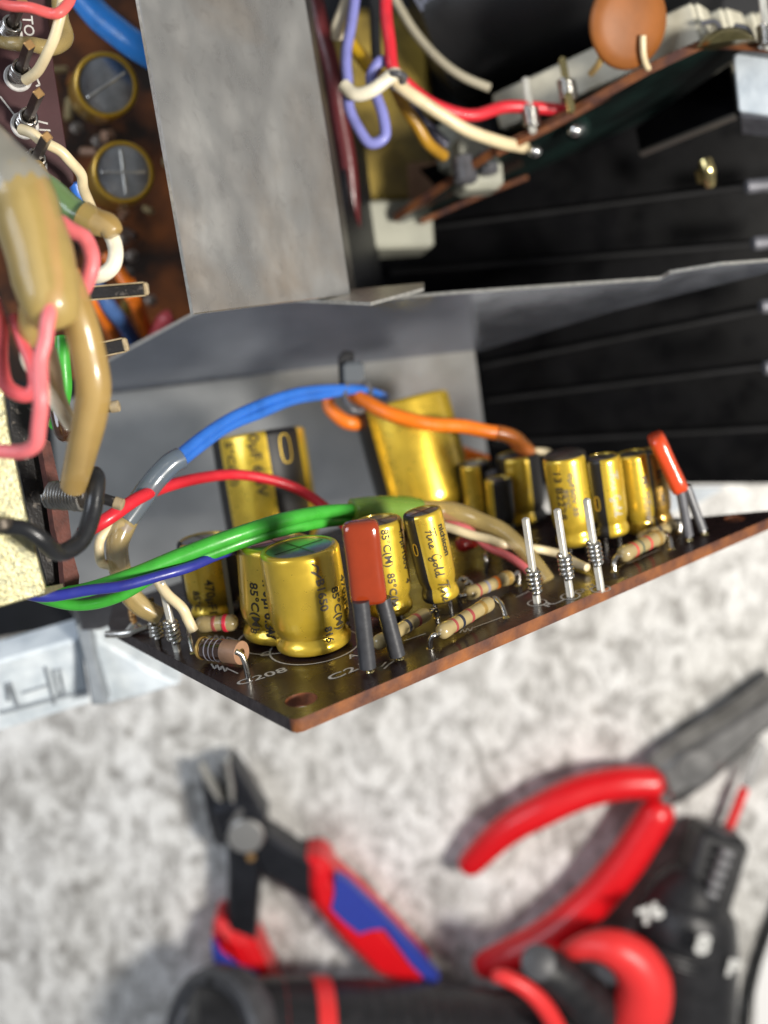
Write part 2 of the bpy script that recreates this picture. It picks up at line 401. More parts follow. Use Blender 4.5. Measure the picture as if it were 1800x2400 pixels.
# ------------------------------------------------------------------ front circuit board
BN = cd(-0.14, 1, 0.275)
BO = P(690, 1690, 11.8)
class BoardPlane(Plane):
    def __init__(s): s.o = BO; s.n = BN
BP = BoardPlane()
def B(u, v): return BP.at(u, v)
def up(base, u, v):
    """the place on the sight line (u,v) nearest the line that leaves `base` along the board's normal"""
    r = ray(u, v); w0 = CAMP - base; b = r.dot(BN); d = r.dot(w0); e = BN.dot(w0)
    s = (b * e - d) / (1 - b * b); return CAMP + r * s
EX = (B(1790, 1219) - BO).normalized(); EY = BN.cross(EX).normalized()
def EL(e, l): return BO + EX * e + EY * l
board = thing('circuit_board', BO, 'dark brown circuit board with gold capacitors standing in rows on it', 'circuit board')
BT = 0.16
def build_board():
    import bmesh
    bm = bmesh.new()
    outer = [(0.10, 0.0), (8.75, -0.02), (7.62, 1.05), (6.9, 2.9), (5.9, 5.9), (0.25, 5.6), (-0.12, 4.85), (0.0, 0.10), (0.03, 0.03)]
    c0 = B(706, 1640); h = (c0 - BO); hole = (h.dot(EX), h.dot(EY), .185)
    c1 = B(1722, 1216); h = (c1 - BO); hole2 = (h.dot(EX), h.dot(EY), .15)
    loops = [outer] + [[(hx + hr * math.cos(2 * math.pi * k / 24), hy + hr * math.sin(2 * math.pi * k / 24)) for k in range(24)] for hx, hy, hr in (hole, hole2)]
    V = []; F = []; fm = []
    def addloop(lp, z): i0 = len(V); V.extend(Vector((x, y, z)) for x, y in lp); return i0
    es = []; vs = []
    for lp in loops:
        bv = [bm.verts.new((x, y, 0)) for x, y in lp]
        for i in range(len(bv)): es.append(bm.edges.new((bv[i], bv[(i + 1) % len(bv)])))
    bmesh.ops.triangle_fill(bm, edges=es, use_beauty=True)
    bm.verts.index_update(); bm.verts.ensure_lookup_table()
    tv = [v.co.copy() for v in bm.verts]; tf = [tuple(v.index for v in f.verts) for f in bm.faces]
    def inhole(f):
        c = sum((tv[i] for i in f), Vector()) / len(f)
        return any((c.x - hx) ** 2 + (c.y - hy) ** 2 < (hr * .97) ** 2 for hx, hy, hr in (hole, hole2))
    tf = [f for f in tf if not inhole(f)]
    def ccw(f):
        a, b, c = tv[f[0]], tv[f[1]], tv[f[2]]
        return f if (b - a).cross(c - a).z > 0 else tuple(reversed(f))
    tf = [ccw(f) for f in tf]
    n = len(tv)
    V = [v.copy() for v in tv] + [Vector((v.x, v.y, -BT)) for v in tv]
    F = list(tf) + [tuple(i + n for i in reversed(f)) for f in tf]; fm = [0] * (2 * len(tf))
    W = Matrix((EX, EY, BN)).transposed().to_4x4(); W.translation = BO
    o = mesh('board_panel', V, F, [PCB], board, W, smooth=False)
    # the sawn edge: a worn band with uneven chips, front part brown, left part dark
    V = []; F = []; fm = []
    for li, lp in enumerate(loops):
        dense = []
        for i in range(len(lp)):
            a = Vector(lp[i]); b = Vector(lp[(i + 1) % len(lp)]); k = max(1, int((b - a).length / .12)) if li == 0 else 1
            for q in range(k): dense.append(((a + (b - a) * q / k), 1 if (li == 0 and i in (5, 6)) else 0))
        i0 = len(V); m_ = len(dense)
        for j, z in enumerate((0.0005, -.018, -.08, -.142, -BT - .0005)):
            for (p, dk) in dense:
                c = Vector((4, 2.5)) if li == 0 else Vector((loops[li][0][0] - (.185 if li == 1 else .15), loops[li][0][1]))
                sgn = 1 if li == 0 else -1
                dirv = (p - c).normalized()
                o_ = (0.0 if j in (0, 4) else .006 + random.uniform(-.006, .006)) * sgn + (.0025 * sgn if j in (0, 4) else 0)
                V.append(Vector((p.x + dirv.x * o_, p.y + dirv.y * o_, z + (random.uniform(-.004, .004) if j in (1, 3) else 0))))
        for j in range(4):
            for i in range(m_):
                F.append((i0 + j * m_ + i, i0 + (j + 1) * m_ + i, i0 + (j + 1) * m_ + (i + 1) % m_, i0 + j * m_ + (i + 1) % m_))
                fm.append(2 if li else dense[i][1])
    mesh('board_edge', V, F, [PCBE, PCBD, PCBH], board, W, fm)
build_board()
def silk(V, F, origin, dx, name='silk_print', h=.003, m=SILK):
    dx = dx.normalized(); dy = BN.cross(dx)
    return mesh(name, [origin + dx * v.x + dy * v.y + BN * h for v in V], F, m, board, smooth=False)
def silk_text(s, p0, p1, tall=None, bold=.0):
    a = B(*p0); b = B(*p1); V, F = text_geo(s, 1.0, bold)
    wd = max(v.x for v in V) - min(v.x for v in V); k = (b - a).length / wd
    ky = tall / .7 if tall else k
    silk([Vector((v.x * k, v.y * ky, 0)) for v in V], F, a, b - a)
def silk_lines(polys, wd=.022):
    """polys in pixels"""
    o = B(*polys[0][0]); q = [[((B(*p) - o).dot(EX), (B(*p) - o).dot(EY)) for p in pl] for pl in polys]
    V, F = ribbons(q, wd); silk(V, F, o, EX)
def silk_ring(c, r, a0=0, a1=360, wd=.024):
    pl = [(r * math.cos(R(a0 + (a1 - a0) * k / 40)), r * math.sin(R(a0 + (a1 - a0) * k / 40))) for k in range(41)]
    V = []; F = []
    for i, (x, y) in enumerate(pl): V += [Vector((x * (1 - wd / 2 / r), y * (1 - wd / 2 / r), 0)), Vector((x * (1 + wd / 2 / r), y * (1 + wd / 2 / r), 0))]
    for i in range(40): F.append((2 * i, 2 * i + 1, 2 * i + 3, 2 * i + 2))
    silk(V, F, c, EX)
silk_text('C208', (557, 1608), (674, 1573), .14, .012)
silk_text('C21', (775, 1596), (858, 1562), .14, .012)
silk_text('A', (820, 1545), (843, 1537), .12, .01)
silk_text('C', (612, 1541), (640, 1533), .13, .012)
silk_text('R', (1283, 1424), (1303, 1415), .13, .01)
silk_lines([[(1304, 1414), (1322, 1406)]])
silk_text('OUT', (1356, 1393), (1404, 1372), .12, .01)
silk_text('R', (1015, 1437), (1032, 1431), .12, .01)
silk_lines([[(894, 1563), (905, 1552)], [(900, 1568), (914, 1555)], [(908, 1560), (924, 1549)]])
silk_lines([[(946, 1503), (998, 1485)]]); silk_lines([[(1078, 1484), (1084, 1476), (1090, 1482), (1096, 1473), (1102, 1479), (1108, 1470)], [(1108, 1472), (1180, 1446)]])
silk_lines([[(495, 1556), (504, 1568), (508, 1558), (516, 1571), (520, 1561), (528, 1574), (532, 1565)], [(532, 1567), (558, 1579)]])
silk_lines([[(488, 1490), (500, 1497), (506, 1489), (514, 1499), (520, 1491), (528, 1501), (534, 1493)], [(534, 1494), (565, 1505)]])
silk_lines([[(1470, 1322), (1545, 1288)]])
silk_lines([[(1210, 1400), (1245, 1384)]])
# ---- capacitors
def cyl_text(s, size, r, z0, th, parent, world, m=INK, bold=.0, shear=0.0, geo=None, squash=1.0, name='lettering', lift=.006):
    V, F = geo if geo else text_geo(s, size, bold, shear)
    W = []
    for v in V:
        a = R(th) + v.y / r; rr = r + lift
        W.append(Vector((rr * math.cos(a), rr * math.sin(a), z0 - v.x * squash)))
    return mesh(name, W, F, m, parent, world, smooth=False)
def ring_mark(r, z, th, hz, hw, parent, world, m=GOLDMARK, pen=.022):
    pl = []
    for k in range(25):
        a = 2 * math.pi * k / 24
        x = math.cos(a); y = math.sin(a)
        pl.append((hz * (abs(x) ** .7) * (1 if x >= 0 else -1), hw * (abs(y) ** .7) * (1 if y >= 0 else -1)))
    V, F = ribbons([pl], pen)
    return cyl_text('', 0, r, z, th, parent, world, m, geo=(V, F), name='polarity_mark')
FINE = [  # handwritten words on the small capacitor, one unit = one letter height
    [(0.05, .88), (.12, 1.0), (.4, 1.02), (.82, 1.08)], [(.46, 1.03), (.36, .5), (.24, -.08)], [(.16, .5), (.4, .52), (.66, .56)],
    [(.62, .5), (.58, .15), (.7, .0), (.85, .2)], [(.68, .72), (.7, .76)],
    [(.85, .2), (.95, .5), (.95, .05), (1.0, .35), (1.15, .5), (1.2, .15), (1.3, .0), (1.42, .15)],
    [(1.42, .2), (1.62, .35), (1.55, .5), (1.44, .3), (1.52, .02), (1.75, .12)],
    [(2.75, .85), (2.55, 1.05), (2.3, .7), (2.3, .25), (2.5, .05), (2.72, .3), (2.74, .5), (2.7, -.2), (2.5, -.35), (2.45, -.1), (2.9, .2)],
    [(3.15, .45), (2.98, .3), (3.02, .05), (3.2, .1), (3.22, .38), (3.12, .46), (3.35, .35)],
    [(3.4, .3), (3.55, .8), (3.5, 1.05), (3.42, .6), (3.48, .05), (3.65, .1)],
    [(3.95, .42), (3.78, .38), (3.75, .1), (3.92, .08), (4.02, .6), (4.06, 1.05), (3.98, .4), (4.05, .02), (4.2, .12)]]
def capacitor(base_uv, top_uv, dia, label, stand=.02, stripe=None, marks=(), seg=40, pins=None, gold=None, name='capacitor', parent=None, back=0.0):
    base = B(*base_uv); top = up(base, *top_uv) + ray(*top_uv) * back
    axis = (top - base); H = axis.length; axis.normalize()
    b0 = base + axis * stand; h = H - stand; r = dia / 2
    W = frame(b0, axis)
    g = min(.20, h * .16)
    prof = [(r * .80, .0), (r * .905, .012), (r * .955, .035), (r * .965, g * .42), (r * .93, g * .66), (r * .85, g * .95), (r * .86, g * 1.08),
            (r * .955, g * 1.45), (r * .992, g * 1.85), (r, g * 2.4), (r * 1.004, h * .6), (r, h - .09), (r * .992, h - .045), (r * .96, h - .014), (r * .90, h), (r * .83, h - .002), (r * .82, h - .02)]
    o = lathe(name, prof, [gold or GOLD, BLACKS], board if parent is None else parent, W, seg, stripe, 60)
    if label: o['label'] = label
    d = lathe('end_disc', [(r * .825, -.012), (r * .825, .0), (r * .80, .004), (.02, .006)], ALU, o, W @ Matrix.Translation((0, 0, h - .014)), 32)
    V, F = ribbons([[(-r * .7, 0), (r * .7, 0)], [(0, -r * .7), (0, r * .7)]], .03)
    mesh('vent_score', V, F, PINB, o, W @ Matrix.Translation((0, 0, h - .006)) @ Matrix.Rotation(.5, 4, 'Z'), smooth=False)
    lathe('rubber_bung', [(r * .78, -.012), (r * .79, .006), (r * .5, .008)], RUB, o, W, 24)
    for k, q in enumerate(pins or [(-.2 * dia, 0), (.2 * dia, 0)]):
        if isinstance(q[0], float) or len(q) == 2 and abs(q[0]) < 5:
            a = W @ Vector((0, (-1) ** (k + 1) * .2 * dia, -.005)); bb = a - BN * ((a - base).dot(BN) + .03)
        tube('lead', [a, a * .5 + bb * .5, bb], .03, TIN, o, 8, 2)
    return o, W, r, h
FGL = 'gold and black printed electrolytic capacitor'
# front big one
o, W, r, h = capacitor((738, 1514), (700, 1281), .98, 'large gold capacitor nearest the front edge, beside the C208 print', .03)
cyl_text('B1650', .148, r, h - .30, 16, o, W, INKGREY, .003, squash=1.08)
cyl_text('816', .135, r * .985, .36, 18, o, W, INK, .003, squash=1.0)
cyl_text('85°C(M)', .155, r, h - .46, 38, o, W, INK, .003, squash=1.0)
cyl_text('470µF6.3V', .165, r, h - .38, 62, o, W, INK, .0035, squash=1.0)
V, F = ribbons([[(0, 0), (.06, .07), (.13, .03), (.09, -.02)], [(.1, .0), (.2, .09)]], .022)
cyl_text('', 0, r, h - .1, 14, o, W, INKGREY, geo=(V, F))
CAP1 = (o, W, r, h); silk_ring(B(738, 1514), .565, 0, 360)
o, W, r, h = capacitor((659, 1492), (646, 1268), .99, 'large gold capacitor just behind and left of the front one', .03)
cyl_text('85°C(M)', .165, r, h - .40, -44, o, W, INK, .003, squash=1.1)
cyl_text('470µF6.3V', .18, r, h - .30, -22, o, W, INK, .0035, squash=1.05)
cyl_text('41', .15, r * .97, .27, -22, o, W, INK, .0025); cyl_text('8', .15, r * .97, .24, -50, o, W, INK, .0025)
silk_ring(B(659, 1492), .565)
o, W, r, h = capacitor((507, 1436), (481, 1262), .80, 'small gold capacitor half under the blue and green wires', .03, stripe=[(28, 75), (-100, -62)])
cyl_text('470µF16V', .17, r, h - .47, -14, o, W, INK, .003); cyl_text('85°C', .14, r, h - .62, -42, o, W, INK, .004)
V, F = ribbons([[(0, 0), (.95, 0)]], .07); cyl_text('', 0, r, h - .2, 30, o, W, WHITEP, geo=(V, F), name='polarity_mark')
# tall pair at the back; left black bands stand for dark bars beside them
o, W, r, h = capacitor((652, 1305), (604, 1014), 1.48, 'tall gold capacitor with broad black stripe behind the red wire', .03, stripe=[(12, 56), (-120, -52)], back=.42)
cyl_text('0µF 6.3V', .23, r, h - .03, -12, o, W, INK, .005, squash=1.15); cyl_text('5°C(M)', .20, r, h - .08, -44, o, W, INK, .0035, squash=1.15)
ring_mark(r, h - .32, 31, .22, .09, o, W)
capacitor((1015, 1225), (938, 940), 1.60, 'tallest plain gold capacitor behind the green and clear tubing', .03, stripe=[(-115, -44)], back=.45)
# behind the red film capacitor
o, W, r, h = capacitor((917, 1447), (884, 1218), .63, 'slim gold capacitor half hidden behind the red film capacitor', .09)
cyl_text('85°C(M)  85°C(M', .135, r, h - .05, 5, o, W, INK, .0025, squash=1.05)
cyl_text('4.7µF100V   4', .13, r, h - .1, 52, o, W, INK, .0025, squash=1.0)
# the handwritten one
o, W, r, h = capacitor((1044, 1440), (988, 1197), .50, 'small gold capacitor with handwritten gold lettering, raised on its leads', .235, stripe=[(-112, -24)])
q = [[(x * .155, y * .115) for x, y in pl] for pl in FINE]
for qq in (q[:7], q[7:]): cyl_text('', 0, r, h - .17, -2, o, W, INK, geo=ribbons(qq, .014))
cyl_text('nichicon', .125, r, h - .17, 40, o, W, INK, .004, squash=1.0)
q = [[(x * .155, y * .115 - .02) for x, y in pl] for pl in FINE[:2] + FINE[3:4] + FINE[5:7]]
cyl_text('', 0, r, .30, 8, o, W, INK, geo=ribbons(q, .014))
ring_mark(r, h - .43, -46, .075, .03, o, W, pen=.014)
# right hand row
o, W, r, h = capacitor((1358, 1292), (1322, 1066), .62, 'gold capacitor behind the three bright pins', .14, stripe=[(66, 100)])
cyl_text('13 B2228', .15, r, h - .14, -36, o, W, INK, .003, squash=1.25); cyl_text('0µF50V 35', .11, r, h - .2, 2, o, W, INKGREY, .003, squash=1.3)
cyl_text('85°C', .10, r, h - .42, -16, o, W, INKGREY, .002, squash=1.3)
lathe('clip', [(r * .95, .0), (r * .97, .02), (r * .8, .05), (.03, .06)], PINB, o, W @ Matrix.Translation((0, 0, h - .01)), 20)
o, W, r, h = capacitor((1440, 1287), (1411, 1069), .50, 'half black, half gold capacitor right of the pins', .235, stripe=[(-130, -9)])
q = [[(x * .155, y * .11) for x, y in pl] for pl in FINE]
[cyl_text('', 0, r, h - .18, 16, o, W, WHITEP, geo=ribbons(qq, .018)) for qq in (q[:7], q[7:])]; ring_mark(r, h - .62, -36, .1, .035, o, W, pen=.02)
o, W, r, h = capacitor((1508, 1250), (1480, 1061), .50, 'gold capacitor beside the half black one, with pale print', .05, stripe=[(58, 110)])
cyl_text('MUSEmini', .15, r, h - .3, 18, o, W, INKGREY, .004, squash=1.3)
o, W, r, h = capacitor((1545, 1238), (1518, 1056), .46, 'brownish gold capacitor behind the tilted red one', .05, gold=mat('brown_gold', (0.50, 0.29, 0.05), .3, .7, coat=.6, var=.3, vscale=4))
cyl_text('85°C(M)', .11, r, h - .25, 20, o, W, INK, .003, squash=1.4)
capacitor((1232, 1222), (1212, 1064), .70, 'dim gold capacitor with black stripe at the back, under the orange wire end', .03, stripe=[(30, 95), (-100, -40)])
capacitor((1130, 1225), (1110, 1084), .55, 'dim gold capacitor in shadow right of the tallest one', .03, stripe=[(20, 95), (-100, -50)])
capacitor((1180, 1250), (1168, 1120), .42, 'very small shaded gold capacitor deep among the taller ones', .03, stripe=[(-30, 120)])
# ---- film capacitors
def loft(name, secs, m, parent, world, ex=3.2, seg=40):
    """secs: (z, cx, cy, half width y, half depth x)"""
    V = []; F = []
    for z, cx, cy, hw, hd in secs:
        for k in range(seg):
            a = 2 * math.pi * k / seg; c, s = math.cos(a), math.sin(a)
            V.append(Vector((cx + hd * math.copysign(abs(c) ** (2 / ex), c), cy + hw * math.copysign(abs(s) ** (2 / ex), s), z)))
    n = len(secs)
    for i in range(n - 1):
        for k in range(seg): F.append((i * seg + k, i * seg + (k + 1) % seg, (i + 1) * seg + (k + 1) % seg, (i + 1) * seg + k))
    F.append(tuple(reversed(range(seg)))); F.append(tuple((n - 1) * seg + k for k in range(seg)))
    return sharp(mesh(name, V, F, m, parent, world), 60)
def film(tips, low, topc, hw, hd, m, label, legs, legr, legm, turn=0.0):
    mid = (B(*tips[0]) + B(*tips[1])) / 2
    a = up(mid, *low); t = up(mid, *topc); ax = t - a; H = ax.length
    W = frame(a, ax) @ Matrix.Rotation(turn, 4, 'Z')
    rnd = lambda s: random.uniform(-s, s)
    secs = [(0, 0, 0, hw * .55, hd * .4), (.012, 0, 0, hw * .80, hd * .62), (.04, 0, 0, hw * .93, hd * .84), (.09, 0, 0, hw * .985, hd * .96), (.2, 0, 0, hw * .99, hd * 1.0),
            (H * .4, 0, 0, hw * .965, hd * .93), (H * .6, 0, 0, hw * .97, hd * .93), (H - .2, 0, 0, hw, hd), (H - .1, 0, 0, hw * .99, hd * .97),
            (H - .045, 0, 0, hw * .94, hd * .86), (H - .012, 0, 0, hw * .80, hd * .64), (H, 0, 0, hw * .5, hd * .35)]
    o = loft('film_capacitor', secs, m, board, W); o['label'] = label
    for (p0, p1), tip in zip(legs, tips):
        tb = B(*tip); a1 = up(tb, *p1); a0 = up(tb, *p0) + ax.normalized() * .05
        tube('leg_tube', [a0, a0 * .5 + a1 * .5, a1], legr, legm, o, 18, 3, dome=False)
        tube('lead', [a1 + (a0 - a1) * .1, a1 + (tb - a1) * .5, tb - BN * .05], .032, TIN, o, 8, 3)
        lathe('solder_ring', [(.05, .0), (.045, .012), (.03, .03)], BRASS, o, frame(tb, BN), 14)
    return o, W, H
film([(868, 1574), (938, 1544)], (866, 1416), (843, 1220), .213, .13, REDF, 'glossy dark red film capacitor on two black sleeved legs', [((846, 1418), (862, 1564)), ((897, 1412), (931, 1536))], .099, SLV)
film([(1616, 1266), (1652, 1252)], (1596, 1152), (1533, 1016), .125, .25, REDF2, 'orange red film capacitor leaning left, seen edge on', [((1597, 1150), (1614, 1256)), ((1612, 1147), (1647, 1243))], .068, SLV2)
# ---- resistors and other axial parts
def axial(a_uv, b_uv, rpx, label, bands, la=None, lb=None, hgt=.14, m=BEIGE, name='resistor', bulb=True):
    """ends of the body in pixels; the body lies hgt above the board"""
    lift = Plane.__new__(Plane); lift.n = BN; lift.o = BO + BN * hgt
    a = lift.at(*a_uv); b = lift.at(*b_uv); ax = b - a; L = ax.length; W = frame(a, ax)
    r = rpx * depth((a + b) / 2) / FPX; q = r * .88 if bulb else r
    prof = [(.035, -.01), (r * .55, 0), (r * .86, .025), (r * .99, .065), (r, .11), (r * .985, .15), (q, .21), (q, L * .5), (q, L - .21), (r * .985, L - .15), (r, L - .11), (r * .99, L - .065), (r * .86, L - .025), (r * .55, L), (.035, L + .01)]
    o = lathe(name, prof, m, board, W, 28, None, 70); o['label'] = label
    for t, bm_, wd in bands:
        z = L * t; rr = (r if z < .18 or z > L - .18 else q) + .005
        lathe('colour_band', [(rr - .006, -wd / 2), (rr, -wd / 2 + .006), (rr, wd / 2 - .006), (rr - .006, wd / 2)], bm_, o, W @ Matrix.Translation((0, 0, z)), 28)
    d = ax.normalized()
    for p, foot, s in ((a, la, -1), (b, lb, 1)):
        if foot is None: continue
        f = B(*foot); e = p + d * s * .11 + BN * .015
        tube('lead', [p + d * s * -.03, p + d * s * .06, e, e * .45 + f * .55 + BN * .035 + d * s * .02, f - BN * .04], .034, TIN, o, 10, 5)
        lathe('solder_ring', [(.05, .0), (.04, .012), (.03, .02)], BRASS, o, frame(f, BN), 12)
    return o
axial((1030, 1484), (1150, 1412), 19, 'striped resistor lying nearest the front edge, brown, black and red bands', [(.24, BAND_BR, .045), (.37, BAND_BK, .05), (.55, BAND_BR, .055), (.80, BAND_GO, .07)], (1008, 1519), (1186, 1447), .16)
axial((1092, 1394), (1200, 1350), 17, 'striped resistor with an orange band beside the first pin', [(.24, BAND_BR, .045), (.42, BAND_VI, .05), (.64, BAND_OR, .055), (.88, BAND_GO, .08)], (1080, 1412), (1215, 1372), .16)
axial((880, 1510), (1003, 1437), 18, 'striped resistor behind the legs of the red film capacitor', [(.30, BAND_BR, .045), (.57, BAND_BK, .055), (.76, BAND_BR, .055)], None, (1024, 1447), .15)
axial((462, 1463), (555, 1459), 20, 'short resistor with two red bands left of the large gold capacitors', [(.46, BAND_BR, .05), (.74, BAND_RED, .055)], (453, 1530), None, .26)
axial((1456, 1302), (1550, 1256), 19, 'striped resistor with red and green bands at the right', [(.28, BAND_RED, .035), (.42, BAND_GR, .035), (.62, BAND_RED, .04), (.85, BAND_GO, .06)], (1440, 1340), (1574, 1287), .15)
axial((1500, 1262), (1580, 1230), 15, 'dim resistor with a dark band behind the right resistor', [(.52, BAND_BK, .06)], None, (1592, 1248), .14)
ob = axial((474, 1519), (566, 1530), 27, 'brown glassy axial part with a tan end', [(.80, AXE, .26), (.03, BAND_GO, .04), (.22, BAND_VI, .02), (.34, BAND_VI, .02), (.46, BAND_VI, .02)], None, None, .18, AXB, 'axial_inductor', False)
tube('lead', [up(B(585, 1590), 553, 1527), up(B(585, 1590), 566, 1535), up(B(585, 1590), 575, 1556), B(582, 1588) - BN * .03], .036, TIN, ob, 10, 5)
axial((1020, 1398), (1085, 1372), 14, 'plain beige resistor half hidden behind the handwritten capacitor', [], None, (1108, 1392), .13)
# dark sleeved part at the back
tb = B(1192, 1232); p0 = up(tb, 1152, 1106); p1 = up(tb, 1168, 1168)
o = tube('sleeved_part', [p0, p0 * .5 + p1 * .5, p1], .10, SLV2, board, 14, 3); o['label'] = 'upright grey sleeved part deep among the gold capacitors'
tube('lead', [p1, p1 * .5 + tb * .5, tb], .03, TIN, o, 8, 2); tube('lead', [p1, up(B(1172, 1228), 1166, 1195), B(1160, 1226)], .03, TIN, o, 8, 2)
# ---- pins with wrapped wire
PINMESH = {}
def helix(rad, pitch, turns, wr, tail=0.0):
    pts = [Vector((rad * math.cos(2 * math.pi * t / 12), rad * math.sin(2 * math.pi * t / 12), pitch * t / 12)) for t in range(int(turns * 12) + 1)]
    pts = [p + Vector((random.uniform(-.006, .006), random.uniform(-.006, .006), random.uniform(-.004, .004))) for p in pts]
    if tail: pts.append(pts[-1] + Vector((tail * .6, tail, -.02)))
    return tube_geo([(p, wr) for p in pts], 8, True)
def pin(base_uv, top_uv, c0, c1, label, turns=5, pm=PINM, cmr=TIN, wpx=19, cpx=18, ring=True):
    base = B(*base_uv); top = up(base, *top_uv); ax = top - base; H = ax.length; W = frame(base, ax) @ Matrix.Rotation(R(-28), 4, 'Z')
    s = wpx * depth(base) / FPX / 1.3
    V, F = boxg(s, s, H, .018); V = [Vector((v.x, v.y, v.z - .05 if v.z < .02 else v.z)) for v in V]
    o = mesh('pin', V, F, pm, board, W, smooth=False); o['label'] = label
    z0 = (up(base, *c1) - base).length; z1 = (up(base, *c0) - base).length
    wr = (z1 - z0) / (turns * 2) * .98; cr = cpx * depth(base) / FPX - wr
    V, F = helix(cr, (z1 - z0 - wr) / turns, turns, wr)
    mesh('wire_wrap', V, F, cmr, o, W @ Matrix.Translation((0, 0, z0 + wr)))
    if ring: silk_ring(base + BN * .0008, .12, 0, 360, .022)
    return o
pin((1259, 1413), (1231, 1213), (1246, 1333), (1257, 1393), 'square silver pin nearest the front resistor')
pin((1337, 1398), (1305, 1192), (1319, 1299), (1330, 1359), 'square silver pin in the middle of the three')
pin((1408, 1381), (1374, 1168), (1391, 1268), (1399, 1326), 'tallest bright silver pin in front of a gold capacitor')
pin((416, 1526), (378, 1362), (406, 1452), (413, 1508), 'silver pin under the navy wire near the left edge', ring=False)
pin((372, 1512), (352, 1400), (366, 1458), (371, 1498), 'short dull pin behind the left silver pin', 4, PINB, TIN, 16, 17, False)
pin((316, 1478), (303, 1392), (307, 1410), (314, 1462), 'thin copper coloured pin by the far left corner', 6, COPPER, COPPER, 10, 9, False)
tube('jumper_lead', [up(B(345, 1482), 345, 1470), up(B(300, 1490), 300, 1484), up(B(255, 1488), 250, 1487)], .05, TIN, board, 10, 5)['label'] = 'thick silver lead lying by the far left corner'
lathe('solder_joint', [(.16, 0), (.12, .05), (.06, .1), (.02, .13)], SOLD, board, frame(B(316, 1478), BN), 18)
tube('jumper_lead', [B(1101, 1372), up(B(1101, 1372), 1094, 1358), up(B(1090, 1368), 1082, 1356), B(1070, 1378)], .03, TIN, board, 8, 5)['label'] = 'small bent silver lead behind the orange banded resistor'
tube('jumper_lead', [B(1140, 1345), up(B(1140, 1345), 1139, 1300), up(B(1135, 1300), 1141, 1292), ], .03, TIN, board, 8, 5)['label'] = 'upright silver lead below the pink wire'
o = lathe('glass_diode', [(.02, -.02), (.09, 0), (.12, .05), (.12, .26), (.09, .31), (.02, .33)], mat('red_glass', (.35, .02, .015), .25, coat=.6), board, frame(up(B(1090, 1320), 1075, 1278), EX), 18); o['label'] = 'small dull red part under the cream wire'
# ------------------------------------------------------------------ the amplifier's chassis
ch = thing('amplifier_chassis', Vector((0, 4, .3)), 'opened amplifier chassis with bare metal shields and black heat sink', 'amplifier')
fl = Plane.__new__(Plane); fl.n = Vector((0, 0, 1)); fl.o = Vector((0, 0, .75))
plate('floor_panel', fl, [(-500, -700), (2500, -700), (2500, 1125), (1140, 1125), (1140, 1430), (200, 1462), (-500, 1580)], .35, FLOORM, ch)
# strap
ST = Plane((327, 0, 13.5), (455, 700, 13.7), (716, 0, 15.6))
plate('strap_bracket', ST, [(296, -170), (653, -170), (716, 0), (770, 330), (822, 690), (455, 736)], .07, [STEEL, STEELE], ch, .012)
def lip():
    t0 = ST.at(690, -170); t1 = ST.at(716, 0); t2 = ST.at(770, 330); t3 = ST.at(822, 690); bk = cd(.06, 0, -1) * 1.5
    pts = [t0, t1, t2, t3]; V = []; F = []
    for p in pts: V += [p - ST.n * .012, p + bk, p + bk + cd(-1, 0, 0) * .06, p - ST.n * .05 + cd(-1, 0, 0) * .06]
    for i in range(3):
        for k in range(4): F.append((i * 4 + k, i * 4 + (k + 1) % 4, i * 4 + 4 + (k + 1) % 4, i * 4 + 4 + k))
    F += [(3, 2, 1, 0), (12, 13, 14, 15)]
    mesh('strap_lip', V, F, mat('dark_lip', (.16, .15, .14), .4, .8, var=.4, vscale=2), ch, smooth=False)
lip()
# shield sheet and wall
SH = Plane((868, 704, 16.4), (1800, 616, 16.2), (1116, 826, 19.4))
plate('shield_sheet', SH, [(247, 850), (450, 741), (545, 706), (690, 694), (868, 706), (1062, 690), (1545, 656), (1570, 642), (1690, 622), (1830, 612), (1830, 632), (1434, 730), (1116, 826), (790, 856), (560, 896), (225, 950)], .05, [SHEET, STEELE], ch, .0)
plate('folded_flange', Plane((560, 712, 15.8), (993, 664, 16.0), (700, 690, 16.15)), [(545, 712), (694, 684), (820, 678), (993, 662), (993, 674), (868, 708), (690, 700)], .05, [STEELE, STEELE], ch)
WP = Plane((300, 925, 19.9), (1116, 828, 19.3), (1140, 1100, 20.6))
plate('wall_sheet', WP, [(120, 940), (560, 888), (790, 850), (1112, 820), (1150, 1120), (1140, 1330), (215, 1500), (150, 1400)], .06, [WALL, STEELE], ch)
